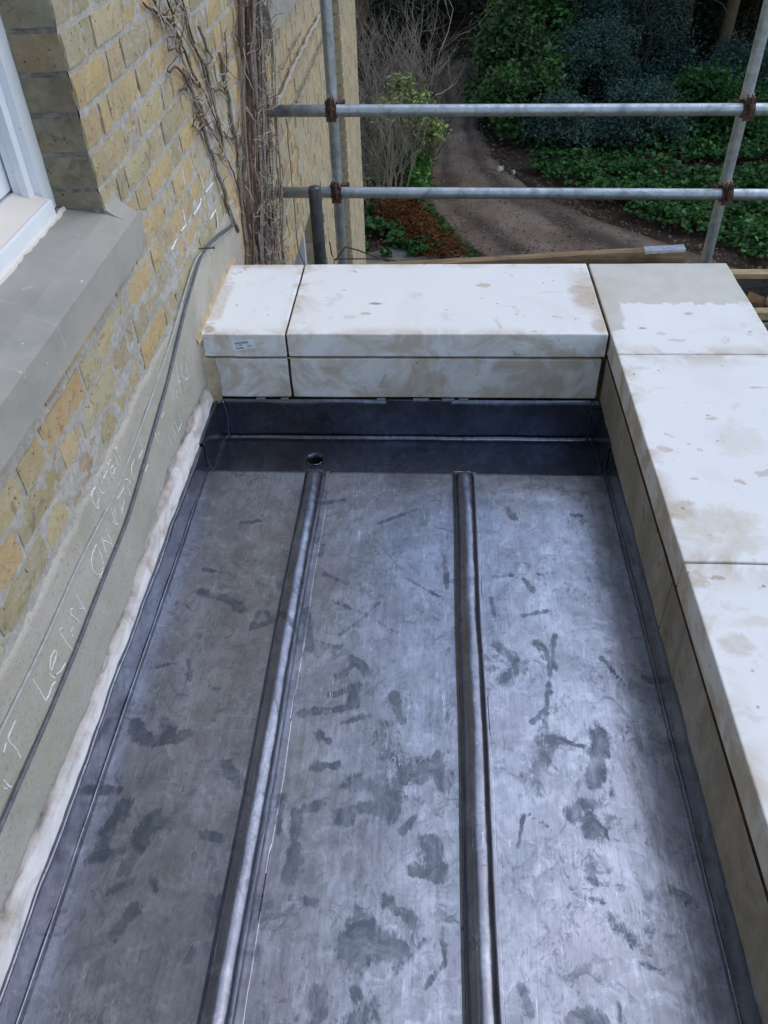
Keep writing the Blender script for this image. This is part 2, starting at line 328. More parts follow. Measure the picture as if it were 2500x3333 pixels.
CHALK = [[(1.4584, 0.4879), (1.4772, 0.4804), (1.4699, 0.4738), (1.4685, 0.4655)], [(1.4516, 0.4818), (1.4541, 0.4698), (1.4538, 0.4565), (1.4539, 0.4414)], [(1.4449, 0.4716), (1.4511, 0.464)], [(1.4638, 0.4664), (1.4728, 0.4554), (1.4748, 0.4422)], [(1.4307, 0.4799), (1.4098, 0.4816), (1.4065, 0.4735), (1.4089, 0.4514), (1.4112, 0.4373)], [(1.4304, 0.4627), (1.4128, 0.4645)], [(1.4378, 0.4501), (1.4159, 0.4472)], [(1.3977, 0.4752), (1.3674, 0.4731)], [(1.3813, 0.4698), (1.3835, 0.4458)], [(1.5466, 0.3913), (1.5237, 0.3877), (1.5117, 0.3756), (1.5141, 0.3518)], [(1.6055, 0.3721), (1.5704, 0.3729)], [(1.4609, 0.396), (1.481, 0.3789), (1.4952, 0.3483)], [(1.6169, 0.3171), (1.5821, 0.3175)], [(1.7079, 0.3674), (1.7089, 0.3351)], [(1.3301, 0.4804), (1.3364, 0.4678), (1.3419, 0.4524), (1.3521, 0.4471)], [(1.3527, 0.4796), (1.3561, 0.4695), (1.3496, 0.4759)], [(1.3244, 0.4857), (1.3073, 0.488), (1.2974, 0.4849), (1.2941, 0.472), (1.2971, 0.4545), (1.3018, 0.4417), (1.3125, 0.4421)], [(1.3207, 0.4783), (1.3261, 0.4647), (1.3229, 0.4547), (1.3075, 0.4486)], [(1.4484, 0.3818), (1.4314, 0.3812), (1.4058, 0.3859), (1.3991, 0.3848)], [(1.4349, 0.3564), (1.4132, 0.3484), (1.4036, 0.344), (1.4026, 0.3355)], [(1.4007, 0.3743), (1.4034, 0.3581), (1.4036, 0.344)], [(1.4681, 0.3706), (1.4709, 0.3514), (1.4714, 0.3369)], [(1.358, 0.4001), (1.3569, 0.3786), (1.3596, 0.3544), (1.3618, 0.3396)], [(1.3768, 0.3803), (1.3694, 0.3697), (1.367, 0.3581)], [(1.3453, 0.3679), (1.3552, 0.3491), (1.3662, 0.3379)], [(1.309, 0.3789), (1.3083, 0.3567), (1.311, 0.3367), (1.3092, 0.3209)], [(1.2784, 0.3791), (1.2781, 0.3692), (1.2921, 0.3536), (1.3057, 0.3337)], [(1.2758, 0.3759), (1.2764, 0.3606), (1.2733, 0.344)], [(1.2757, 0.37), (1.2743, 0.3484), (1.2754, 0.3211)], [(1.2509, 0.3853), (1.2237, 0.385), (1.2055, 0.3763), (1.1989, 0.3589), (1.2037, 0.3381), (1.2198, 0.3186), (1.2321, 0.3176), (1.2471, 0.3317), (1.2518, 0.3532), (1.2476, 0.3814)], [(1.2104, 0.3268), (1.2152, 0.313), (1.2226, 0.3141)], [(1.107, 0.3819), (1.112, 0.338), (1.1159, 0.3126)], [(1.0978, 0.3462), (1.1145, 0.3282)], [(1.0805, 0.3664), (1.0697, 0.3735), (1.0666, 0.3617), (1.0773, 0.334), (1.0809, 0.3175)], [(1.0242, 0.3734), (1.0135, 0.3776), (1.0128, 0.3598), (1.0154, 0.336), (1.0231, 0.3017)], [(1.0556, 0.3366), (1.0413, 0.3395)], [(1.0492, 0.3249), (1.0381, 0.3277)], [(0.9751, 0.3632), (0.9549, 0.3662), (0.9396, 0.3551), (0.939, 0.3454), (0.9589, 0.3475), (0.9754, 0.3525), (0.9766, 0.3613)], [(0.9312, 0.3504), (0.9321, 0.3354), (0.9386, 0.3232)], [(0.945, 0.3236), (0.9655, 0.3108), (0.9856, 0.308)], [(0.882, 0.3951), (0.883, 0.3718), (0.884, 0.3462), (0.8845, 0.3227), (0.9001, 0.3204), (0.9195, 0.3222), (0.9351, 0.3154)], [(0.7956, 0.3893), (0.7765, 0.3888), (0.763, 0.3873), (0.7597, 0.3804), (0.7651, 0.3456), (0.7641, 0.3202)], [(0.7526, 0.3863), (0.7374, 0.3811)], [(0.7071, 0.3465), (0.7094, 0.3207), (0.7134, 0.308)], [(0.6965, 0.334), (0.7042, 0.3204)], [(1.9801, 0.388), (1.9708, 0.3517), (1.9607, 0.3104)], [(2.0203, 0.3764), (2.0122, 0.3372), (2.0283, 0.312), (2.0576, 0.302)], [(2.064, 0.3484), (2.0494, 0.319)], [(1.8918, 0.3922), (1.8947, 0.3488), (1.8999, 0.3208)], [(1.9095, 0.3601), (1.9092, 0.3392)], [(1.9356, 0.3367), (1.9282, 0.3135)], [(1.9837, 0.3387), (1.9659, 0.3384)], [(1.8044, 0.3501), (1.7787, 0.3504)], [(1.7088, 0.3683), (1.7113, 0.3174)], [(1.7372, 0.3368), (1.729, 0.3268)], [(1.8669, 0.2803), (1.876, 0.2279)], [(1.9179, 0.2358), (1.8804, 0.2333)], [(1.83, 0.2898), (1.8571, 0.2261)], [(1.7924, 0.2837), (1.8017, 0.2347)], [(1.8338, 0.2535), (1.8339, 0.2329)], [(1.9093, 0.2761), (1.9206, 0.2391)]]
LIME = [[(2.559, 0.7299), (2.575, 0.7006), (2.5796, 0.6712)], [(2.7086, 0.6463), (2.5953, 0.655)], [(2.5343, 0.66), (2.5092, 0.6486), (2.4254, 0.65)], [(2.3207, 0.7237), (2.3267, 0.6889), (2.3232, 0.6588), (2.2706, 0.6621)], [(2.3712, 0.6562), (2.3606, 0.652)], [(2.2227, 0.6609), (2.1964, 0.6607), (2.1553, 0.6574)], [(2.6805, 0.5665), (2.5928, 0.5675)], [(2.6898, 0.5553), (2.675, 0.5079)], [(2.3932, 0.7962), (2.3886, 0.7566)]]
CABLE_A = [(0.6712, 0.304), (0.8398, 0.2997), (1.0467, 0.2994), (1.2198, 0.3115), (1.4104, 0.3141), (1.6736, 0.3664), (1.9056, 0.4165), (2.1436, 0.4879), (2.285, 0.5163), (2.3872, 0.5388), (2.5942, 0.5104), (2.872, 0.4415)]
CABLE_B = [(0.7708, 0.4221), (0.9521, 0.4147), (1.1675, 0.4213), (1.3906, 0.4081), (1.5757, 0.4194), (1.7, 0.4344), (1.9097, 0.4626), (2.166, 0.5155), (2.2673, 0.5345), (2.361, 0.5485), (2.6219, 0.4828), (2.8563, 0.4365)]
VINES = [([(2.3099, 1.2265), (2.378, 1.1956), (2.4816, 1.1567), (2.5355, 1.1335), (2.5806, 1.0947), (2.6179, 1.0243), (2.6763, 0.9721), (2.7723, 0.8981), (2.8204, 0.8324), (2.8796, 0.7496), (2.9095, 0.6674), (2.9836, 0.5815), (3.0339, 0.5077), (3.1006, 0.3546)], 0.004), ([(2.3769, 1.2202), (2.418, 1.191), (2.5393, 1.1381)], 0.0035), ([(2.3952, 1.1901), (2.465, 1.1363)], 0.003), ([(2.5149, 1.1974), (2.5455, 1.1609), (2.5477, 1.1177), (2.6008, 1.054), (2.6376, 0.9962), (2.6743, 0.9695)], 0.0045), ([(2.59, 1.1849), (2.6716, 1.1413), (2.6798, 1.1006), (2.7047, 1.0435), (2.7716, 0.996), (2.7861, 0.9553), (2.846, 0.8858), (2.8468, 0.8218), (2.8947, 0.7451), (2.8833, 0.6833)], 0.0055), ([(2.6696, 1.1718), (2.6916, 1.1322), (2.696, 1.086), (2.7298, 1.0382), (2.7876, 0.9769), (2.8472, 0.9085)], 0.0045), ([(2.8079, 1.0791), (2.827, 1.0453), (2.8584, 1.005), (2.9142, 0.9708), (2.8262, 0.965), (2.8331, 0.912), (2.8625, 0.8413)], 0.006), ([(3.0153, 0.9651), (3.0486, 0.9142), (3.0599, 0.8561), (3.0764, 0.8021), (3.0668, 0.7387), (3.0962, 0.6696), (3.1042, 0.5966), (3.0514, 0.5014), (3.0277, 0.384), (3.0115, 0.3031)], 0.009), ([(2.9112, 0.9456), (2.9392, 0.8926), (3.0598, 0.8314)], 0.004), ([(2.5826, 1.0149), (2.5973, 0.9642), (2.6268, 0.9108), (2.6619, 0.8601), (2.6749, 0.7973), (2.7291, 0.7187), (2.7585, 0.6443), (2.7966, 0.5746), (2.8475, 0.4889), (2.9211, 0.3934)], 0.009), ([(2.4083, 1.0524), (2.4935, 1.0354), (2.5823, 0.9974), (2.666, 0.9593), (2.7211, 0.9334)], 0.004), ([(2.4872, 0.98), (2.5719, 0.9675), (2.6311, 0.9344)], 0.004), ([(2.6249, 0.9268), (2.6831, 0.8863), (2.7226, 0.8364), (2.7642, 0.784), (2.8566, 0.7208)], 0.006), ([(2.44, 1.0911), (2.4957, 1.0847), (2.5332, 1.0685), (2.5779, 1.0589)], 0.003), ([(2.4521, 1.1205), (2.5166, 1.1103), (2.5655, 1.0922), (2.5631, 1.0733)], 0.003), ([(3.6545, 0.6588), (3.4523, 0.6418), (3.2331, 0.6441), (3.1243, 0.6219), (3.0666, 0.5771)], 0.007), ([(3.3077, 0.9631), (3.353, 0.911)], 0.004), ([(3.0739, 0.8737), (3.1373, 0.9287), (3.1505, 0.994)], 0.003), ([(2.6019, 0.8801), (2.6747, 0.8565)], 0.003), ([(2.5476, 0.8674), (2.6534, 0.8301)], 0.003), ([(2.8548, 0.8968), (3.0274, 0.8397)], 0.004), ([(2.738, 0.7298), (2.9047, 0.6615)], 0.003), ([(2.9099, 0.7405), (3.074, 0.6687)], 0.004)]
ARMS = [([(3.5108, 0.5606), (3.7355, 0.5467), (3.9314, 0.5622), (4.2173, 0.566), (4.5458, 0.5804), (4.9047, 0.5806), (5.1942, 0.5847), (5.509, 0.5834), (5.9622, 0.5707), (6.8544, 0.5518)], 0.017), ([(4.4756, 0.4233), (4.9557, 0.4227), (5.3304, 0.43), (5.7491, 0.432), (6.2258, 0.4343), (6.9578, 0.4132)], 0.008), ([(4.1546, 0.6474), (4.5578, 0.6592), (4.8594, 0.663)], 0.005), ([(4.1301, 0.452), (4.1266, 0.2742), (4.1412, 0.0459), (4.1177, -0.1847), (4.263, -0.3523)], 0.005)]
STAINS = [([(-0.675, 1.056), (-0.643, 1.02), (-0.585, 1.004), (-0.547, 1.023)], 0.0163), ([(-0.607, 1.046), (-0.587, 1.01)], 0.0217), ([(-0.438, 0.956), (-0.407, 0.912)], 0.0163), ([(-0.615, 1.469), (-0.493, 1.427)], 0.0149), ([(-0.548, 1.451), (-0.484, 1.411)], 0.0163), ([(-0.44, 1.404), (-0.453, 1.341), (-0.398, 1.374)], 0.0095), ([(-0.524, 1.165), (-0.499, 1.153)], 0.0081), ([(-0.593, 1.24), (-0.574, 1.184)], 0.0122), ([(-0.455, 0.795), (-0.422, 0.785)], 0.0122), ([(-0.567, 0.832), (-0.58, 0.771), (-0.596, 0.713)], 0.0203), ([(-0.559, 0.822), (-0.525, 0.803)], 0.0122), ([(-0.673, 0.731), (-0.649, 0.744), (-0.616, 0.752)], 0.0163), ([(-0.642, 0.85), (-0.653, 0.759)], 0.0217), ([(-0.543, 0.706), (-0.523, 0.675)], 0.0081), ([(-0.616, 0.671), (-0.58, 0.69)], 0.0109), ([(-0.559, 0.647), (-0.579, 0.595)], 0.0136), ([(-0.434, 0.552), (-0.426, 0.564)], 0.0109), ([(-0.405, 0.657), (-0.396, 0.614)], 0.0176), ([(-0.703, 0.886), (-0.663, 0.887)], 0.0109), ([(-0.62, 1.553), (-0.58, 1.545)], 0.0081), ([(-0.917, 1.758), (-0.873, 1.8)], 0.0068), ([(-0.552, 1.745), (-0.498, 1.756)], 0.0095), ([(-0.663, 1.217), (-0.62, 1.232)], 0.0068), ([(-0.392, 1.374), (-0.316, 1.299)], 0.0068), ([(-0.428, 1.405), (-0.4, 1.382)], 0.0122), ([(-0.283, 1.543), (-0.217, 1.51)], 0.0081), ([(-0.248, 1.442), (-0.147, 1.396), (-0.084, 1.336)], 0.0109), ([(-0.184, 1.259), (-0.147, 1.218)], 0.0163), ([(-0.258, 1.301), (-0.21, 1.288)], 0.0163), ([(-0.224, 1.188), (-0.182, 1.231)], 0.0122), ([(-0.24, 1.033), (-0.218, 1.022)], 0.0136), ([(-0.104, 1.05), (-0.09, 0.979), (-0.098, 0.934)], 0.038), ([(-0.138, 0.922), (-0.076, 0.891), (-0.048, 0.936)], 0.0326), ([(-0.171, 0.846), (-0.134, 0.868), (-0.065, 0.855)], 0.0217), ([(-0.018, 0.937), (0.027, 0.972), (0.037, 0.928)], 0.0271), ([(-0.242, 0.952), (-0.192, 0.965)], 0.0122), ([(0.013, 0.793), (0.027, 0.727)], 0.019), ([(-0.13, 0.576), (-0.107, 0.609), (-0.054, 0.587)], 0.038), ([(-0.268, 0.843), (-0.26, 0.744), (-0.269, 0.707)], 0.0163), ([(-0.255, 0.672), (-0.209, 0.665)], 0.0095), ([(-0.213, 0.876), (-0.25, 0.854)], 0.0109), ([(-0.044, 0.82), (-0.016, 0.852)], 0.0109), ([(-0.117, 0.514), (-0.09, 0.479), (-0.121, 0.463)], 0.0244), ([(0.007, 0.527), (0.04, 0.567), (0.036, 0.631)], 0.0054), ([(-0.191, 1.072), (-0.128, 1.093)], 0.0109), ([(-0.236, 1.317), (-0.17, 1.38), (-0.126, 1.445)], 0.0068), ([(-0.342, 1.832), (-0.26, 1.855)], 0.0081), ([(-0.142, 1.753), (-0.035, 1.817)], 0.0068), ([(0.046, 1.623), (0.052, 1.5)], 0.0068), ([(-0.055, 1.531), (0.033, 1.466)], 0.0054), ([(-0.295, 1.653), (-0.304, 1.615)], 0.0081), ([(-0.077, 1.152), (-0.053, 1.076)], 0.0122), ([(-0.318, 1.408), (-0.291, 1.285)], 0.0163), ([(-0.191, 0.511), (-0.178, 0.468)], 0.0163), ([(-0.066, 0.67), (-0.021, 0.638)], 0.019), ([(-0.304, 0.883), (-0.301, 0.801)], 0.0081), ([(-0.023, 0.735), (0.023, 0.718)], 0.0109), ([(-0.29, 1.094), (-0.194, 1.11)], 0.0095), ([(-0.22, 1.148), (-0.167, 1.176), (-0.174, 1.123)], 0.0122), ([(0.226, 1.833), (0.252, 1.782)], 0.0122), ([(0.419, 1.801), (0.446, 1.798)], 0.0122), ([(0.173, 1.544), (0.228, 1.552)], 0.0081), ([(0.258, 1.539), (0.279, 1.497)], 0.0081), ([(0.297, 1.557), (0.347, 1.562)], 0.0054), ([(0.182, 1.299), (0.224, 1.243), (0.182, 1.2)], 0.0203), ([(0.324, 1.347), (0.292, 1.204), (0.272, 1.074)], 0.0081), ([(0.22, 0.923), (0.243, 0.968), (0.285, 1.033)], 0.0298), ([(0.291, 1.039), (0.351, 1.027)], 0.0081), ([(0.39, 1.054), (0.362, 0.939)], 0.0217), ([(0.342, 0.854), (0.343, 0.824)], 0.0203), ([(0.326, 0.757), (0.327, 0.729)], 0.0122), ([(0.349, 0.656), (0.371, 0.632), (0.415, 0.598)], 0.0136), ([(0.482, 0.718), (0.517, 0.697)], 0.0163), ([(0.256, 0.49), (0.311, 0.485)], 0.019), ([(0.179, 0.527), (0.192, 0.491)], 0.0109), ([(0.338, 0.504), (0.349, 0.476)], 0.0136), ([(0.399, 0.577), (0.43, 0.567)], 0.0109), ([(0.275, 1.316), (0.313, 1.246)], 0.0136), ([(0.279, 1.125), (0.244, 1.086)], 0.0054), ([(0.359, 0.805), (0.387, 0.866), (0.395, 0.929)], 0.0054), ([(0.205, 0.86), (0.19, 0.79)], 0.0041), ([(0.167, 1.469), (0.175, 1.389)], 0.0068), ([(0.215, 0.86), (0.259, 0.831)], 0.0041), ([(0.31, 0.863), (0.333, 0.895), (0.361, 0.886)], 0.0163), ([(0.247, 1.407), (0.308, 1.424)], 0.0081), ([(0.519, 1.224), (0.568, 1.199)], 0.0095), ([(0.429, 1.277), (0.471, 1.196)], 0.0054), ([(0.29, 0.701), (0.341, 0.686)], 0.0068)]
def lead_mat(name, base=(.41, .43, .50), dark=(.115, .135, .17), rough=.36, streak=1.0, mottle=1.0):
    m = NM(name); P = m.world()
    a = m.n('ShaderNodeAttribute'); a.attribute_name = 'stain'; st = a.outputs['Fac']
    k = lambda f: tuple(min(1, x * f) for x in base)
    c = m.mix(m.ramp(m.noise(P, 3.0, 10, .68, .6), [(.34, 0.0), (.66, 1.0)]), k(1 - .34 * mottle), k(1 + .32 * mottle))      # uneven bloom
    c = m.mix(m.ramp(m.noise(m.mapping(P, (1.3, .8, 1), rot=(0, 0, .5)), 13, 9, .74, 1.2), [(.42, .55 * mottle), (.56, 0.0)]), c, k(.46))
    c = m.mix(m.ramp(m.noise(m.mapping(P, (1, 1, 1), rot=(0, 0, 1.1)), 21, 8, .75, .9), [(.53, 0.0), (.66, .55 * mottle)]), c, k(1.75))
    c = m.mix(m.ramp(m.noise(P, 5.1, 3, .5), [(.5, 0.0), (.7, .35)]), c, (base[0] * 1.1, base[1] * .93, base[2] * 1.0))
    strk = m.noise(m.mapping(P, (70, 1.6, 70)), 3, 5, .65)  # rolling marks along the sheet
    c = m.mix(m.ramp(strk, [(.34, .30 * streak), (.56, 0.0)]), c, k(.5))
    cross = m.noise(m.mapping(P, (1.2, 26, 1)), 3, 4, .65, .4)   # faint chatter marks across it
    c = m.mix(m.math('MULTIPLY', m.ramp(cross, [(.60, 0.0), (.72, .40)]), m.ramp(m.noise(P, 2.4, 2), [(.45, 0.0), (.6, 1.0)])), c, k(1.5))
    stain = None
    for rot, sc, sx, th in ((.6, 15, 1.0, .585), (-.9, 30, .55, .60), (1.5, 46, .6, .61)):
        q = m.noise(m.mapping(P, (1.0, sx, 1), rot=(0, 0, rot)), sc, 6, .72, 1.8)
        q = m.math('MULTIPLY', m.ramp(q, [(th - .04, 0.0), (th + .03, 1.0)]), m.ramp(m.noise(P, 3.1 + sc * .09, 4, .6), [(.40, 0.0), (.60, .95)]))
        stain = q if stain is None else m.math('MAXIMUM', stain, q)
    edge = m.noise(m.mapping(P, (1.6, .5, 1), rot=(0, 0, .5)), 60, 6, .75, 1.0)
    body = m.noise(m.mapping(P, (1, .8, 1), rot=(0, 0, .9)), 19, 7, .72, 1.4)
    stm = m.math('ADD', st, m.math('ADD', m.math('MULTIPLY', m.math('SUBTRACT', edge, .5), 1.5), m.math('MULTIPLY', m.math('SUBTRACT', body, .5), 1.5)))
    stm = m.math('MULTIPLY', m.ramp(stm, [(.36, 0.0), (.66, 1.0)]), m.math('MULTIPLY', m.ramp(st, [(.02, 0.0), (.15, 1.0)]), m.ramp(body, [(.34, .42), (.60, .98)])))
    stain = m.math('MAXIMUM', stm, m.math('MULTIPLY', stain, .7))
    scr = None
    for rot, sc in ((.5, 9), (1.9, 7), (2.7, 11), (1.2, 6), (.1, 14)):
        q = m.noise(m.mapping(P, (sc * 7, sc * .5, 1), rot=(0, 0, rot)), 1.0, 2, .5, 1.4)
        q = m.math('MULTIPLY', m.ramp(q, [(.490, 0.0), (.5, 1.0), (.510, 0.0)]), m.ramp(m.noise(P, sc * .8, 2, .5), [(.58, 0.0), (.64, .7)]))
        scr = q if scr is None else m.math('MAXIMUM', scr, q)
    c = m.mix(stain, c, dark); c = m.mix(m.math('MULTIPLY', scr, .7), c, dark)
    lite = m.noise(m.mapping(P, (50, 3, 1), rot=(0, 0, 2.3)), 1.2, 2, .5, 1.6)
    c = m.mix(m.math('MULTIPLY', m.ramp(lite, [(.494, 0.0), (.5, 1.0), (.506, 0.0)]), m.ramp(m.noise(P, 7, 2, .5), [(.56, 0.0), (.62, .8)])), c, k(2.0))
    r = m.math('ADD', rough, m.math('MULTIPLY', m.math('SUBTRACT', m.noise(P, 9, 7, .7), .5), .30))
    r = m.math('ADD', r, m.math('MULTIPLY', stain, .12))
    m.set(base=c, rough=r, metal=.92)
    h = m.math('ADD', m.noise(P, 9, 3, .5), m.math('MULTIPLY', m.noise(m.mapping(P, (14, 1.5, 14)), 4, 3), .12))
    h = m.math('ADD', h, m.math('MULTIPLY', m.noise(P, 60, 5, .7), .05))
    m.bump(h, .4, .006)
    return m.m
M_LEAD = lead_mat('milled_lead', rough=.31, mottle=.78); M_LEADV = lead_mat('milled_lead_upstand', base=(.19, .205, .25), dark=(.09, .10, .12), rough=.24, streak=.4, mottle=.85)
M_LEADR = lead_mat('milled_lead_roll', base=(.21, .225, .28), dark=(.09, .10, .12), rough=.22, streak=.5, mottle=.7)
def simple(name, col, rough=.6, metal=0.0, nscale=20, var=.25, bump=.3, bd=.003, spec=.4):
    m = NM(name); P = m.world(); n = m.noise(P, nscale, 5, .62, .3)
    m.set(base=m.ramp(n, [(.28, tuple(x * (1 - var) for x in col)), (.72, tuple(min(1, x * (1 + var)) for x in col))]), rough=rough, metal=metal, spec=spec)
    if bump: m.bump(m.noise(P, nscale * 4, 4), bump, bd)
    return m.m
M_BLACK = simple('drain_dark', (.006, .006, .007), .9, bump=0)
def galv_mat(name, k=1.0):
    m = NM(name); P = m.world()
    n = m.noise(m.mapping(P, (1, 1, 1)), 16, 6, .65, .8)
    c = m.ramp(n, [(.28, (.22 * k, .26 * k, .29 * k)), (.5, (.42 * k, .47 * k, .51 * k)), (.72, (.58 * k, .63 * k, .67 * k))])
    c = m.mix(m.ramp(m.noise(P, 45, 4, .7), [(.60, 0.0), (.68, .6)]), c, (.62 * k, .63 * k, .62 * k))
    c = m.mix(m.ramp(m.noise(P, 6, 4, .6), [(.62, 0.0), (.70, .35)]), c, (.20, .14, .10))
    m.set(base=c, rough=m.ramp(n, [(.3, .55), (.7, .38)]), metal=.75); m.bump(m.noise(P, 70, 4), .25, .002); return m.m
M_GALV = galv_mat('galvanised_steel'); M_GALVD = galv_mat('dull_dark_steel', .35)
def rust_mat():
    m = NM('rusty_steel'); P = m.world()
    c = m.ramp(m.noise(P, 55, 5, .7), [(.3, (.035, .022, .018)), (.5, (.10, .055, .04)), (.62, (.15, .085, .06)), (.75, (.34, .30, .28))])
    m.set(base=c, rough=.8, metal=.2); m.bump(m.noise(P, 120, 4), .6, .002); return m.m
M_RUST = rust_mat(); M_RUSTL = simple('zinc_flap', (.36, .32, .30), .6, .5, 60, .4)
def wood_mat(name, a, b, axis=(1, 12, 12)):
    m = NM(name); P = m.world()
    n = m.noise(m.mapping(P, axis), 5, 5, .6, .8)
    c = m.ramp(n, [(.3, a), (.7, b)])
    c = m.mix(m.ramp(m.noise(P, 8, 4, .6), [(.5, 0.0), (.7, .6)]), c, tuple(x * .45 for x in a))
    m.set(base=c, rough=.85, spec=.25); m.bump(n, .4, .003); return m.m
M_WOOD = wood_mat('weathered_timber', (.16, .10, .055), (.33, .235, .14)); M_WOODP = wood_mat('pale_timber', (.34, .24, .12), (.50, .39, .24)); M_WOODG = wood_mat('grey_wet_board', (.10, .075, .05), (.24, .21, .18), (1, 6, 6))
M_TAPE = simple('silver_end_band', (.40, .42, .45), .4, .7, 70, .35)
def paint_mat(name, col, chip):
    m = NM(name); P = m.world()
    c = m.mix(m.ramp(m.noise(P, 11, 5, .6, .5), [(.5, 0.0), (.75, .35)]), col, tuple(x * .82 for x in col))
    c = m.mix(m.ramp(m.noise(P, 60, 5, .7), [(.66, 0.0), (.70, .8)]), c, chip)
    m.set(base=c, rough=.5, spec=.4); m.bump(m.noise(P, 40, 4), .2, .003); return m.m
M_PAINT = paint_mat('white_gloss_paint', (.76, .79, .84), (.35, .30, .25)); M_PAINTW = paint_mat('warm_worn_paint', (.72, .66, .60), (.40, .28, .18))
def sill_mat():
    m = NM('painted_stone_sill'); P = m.world()
    n = m.noise(m.mapping(P, (1, .5, 1)), 7, 5, .6, .7)
    c = m.ramp(n, [(.32, (.25, .25, .225)), (.55, (.335, .32, .29)), (.7, (.37, .33, .295))])
    c = m.mix(m.ramp(m.noise(P, 3.5, 3, .5), [(.55, 0.0), (.7, .4)]), c, (.36, .30, .25))
    c = m.mix(m.ramp(m.noise(m.mapping(P, (1, 9, .7)), 6, 4, .6), [(.60, 0.0), (.72, .4)]), c, (.46, .48, .47))
    c = m.mix(m.ramp(m.noise(P, 40, 4, .7), [(.68, 0.0), (.72, .6)]), c, (.70, .70, .68))
    m.set(base=c, rough=.75, spec=.35); m.bump(m.noise(P, 70, 4), .25, .002); return m.m
M_SILL = sill_mat()
def glass_mat():
    m = NM('window_glass'); m.set(base=(.75, .80, .82), rough=.03, trans=.9, ior=1.45); return m.m
M_GLASS = glass_mat(); M_ROOM = simple('dim_room_plaster', (.45, .44, .42), .9, bump=0)
M_CHALK = simple('white_chalk', (.68, .71, .71), .95, nscale=260, var=.4)
M_LIMEW = simple('white_lime_smear', (.72, .73, .75), .9, nscale=90, var=.3)
M_CABLE = simple('dark_grey_cable', (.10, .108, .125), .5, nscale=50, var=.4); M_CABLEL = simple('painted_grey_cable', (.34, .355, .35), .6, nscale=50, var=.2)
M_LABEL = simple('white_paper_label', (.80, .84, .88), .6, nscale=40, var=.05, bump=0); M_INK = simple('grey_print', (.12, .15, .24), .7, nscale=300, var=.3, bump=0)
def bark_mat(name, a, b, sc=(6, 6, 1)):
    m = NM(name); P = m.world(); n = m.noise(m.mapping(P, sc), 14, 5, .65, .6)
    m.set(base=m.ramp(n, [(.3, a), (.7, b)]), rough=.95, spec=.15); m.bump(n, .8, .01); return m.m
M_VINE = bark_mat('dry_creeper_bark', (.13, .105, .09), (.34, .29, .25), (8, 8, 2)); M_VINEL = bark_mat('pale_creeper_twig', (.28, .25, .21), (.50, .45, .39))
M_VINED = bark_mat('dark_creeper_stem', (.07, .048, .038), (.20, .135, .10)); M_TWIG = bark_mat('bare_twig', (.20, .16, .13), (.42, .35, .29)); M_TRUNK = bark_mat('mossy_trunk', (.08, .06, .04), (.24, .17, .11), (5, 5, 1.2))
def leaf_mat(name, cols, rough=.5, spec=.4):
    m = NM(name); r = m.n('ShaderNodeNewGeometry').outputs['Random Per Island']
    st = [(i / max(1, len(cols) - 1), c) for i, c in enumerate(cols)]
    c = m.ramp(r, st); c2 = m.mix(m.ramp(m.noise(m.world(), 1.4, 3, .5), [(.4, 0.0), (.65, .5)]), c, tuple(x * .55 for x in cols[0]))
    m.set(base=c2, rough=rough, spec=spec)
    tl = m.n('ShaderNodeBsdfTranslucent'); m.lk(c2, tl.inputs[0]); mx = m.n('ShaderNodeMixShader'); mx.inputs[0].default_value = .18
    m.lk(m.b.outputs[0], mx.inputs[1]); m.lk(tl.outputs[0], mx.inputs[2]); m.lk(mx.outputs[0], m.out.inputs[0]); return m.m
M_LAUREL = leaf_mat('laurel_leaf', [(0.037, 0.089, 0.023), (0.067, 0.138, 0.028), (0.052, 0.121, 0.039), (0.111, 0.186, 0.032), (0.045, 0.097, 0.039)], .38)
M_YEW = leaf_mat('blue_green_needle', [(0.067, 0.126, 0.101), (0.097, 0.170, 0.131), (0.052, 0.101, 0.077), (0.133, 0.203, 0.156)], .7, .2)
M_VARI = leaf_mat('variegated_leaf', [(.26, .34, .09), (.40, .45, .16), (.14, .25, .06), (.48, .50, .22), (.20, .31, .08)], .5)
M_GREENB = leaf_mat('bright_leaf', [(0.060, 0.204, 0.030), (0.090, 0.288, 0.045), (0.050, 0.144, 0.030), (0.150, 0.312, 0.050)], .5)
M_IVY = leaf_mat('ivy_leaf', [(0.022, 0.083, 0.024), (0.037, 0.128, 0.031), (0.056, 0.150, 0.033), (0.025, 0.090, 0.033), (0.100, 0.165, 0.039)], .6, .15)
M_FERN = leaf_mat('dead_bracken', [(.13, .045, .018), (.20, .085, .03), (.09, .035, .018), (.24, .14, .06)], .9, .1)
M_LITTER = leaf_mat('fallen_leaf', [(0.117, 0.072, 0.039), (0.195, 0.130, 0.078), (0.065, 0.046, 0.033), (0.260, 0.195, 0.130)], .9, .1)
M_DARKLEAF = leaf_mat('woodland_leaf', [(0.018, 0.036, 0.023), (0.029, 0.055, 0.031), (0.016, 0.029, 0.021), (0.042, 0.065, 0.039)], .7, .2)
def ground_mat():
    m = NM('woodland_soil'); P = m.world()
    c = m.ramp(m.noise(P, 2.2, 6, .65), [(.3, (.026, .019, .015)), (.6, (.065, .046, .035)), (.8, (.10, .078, .058))])
    c = m.mix(m.ramp(m.noise(P, 14, 4, .7), [(.6, 0.0), (.7, .5)]), c, (.10, .07, .045))
    m.set(base=c, rough=.97, spec=.1); m.bump(m.noise(P, 12, 6, .7), .9, .05); return m.m
M_SOIL = ground_mat()
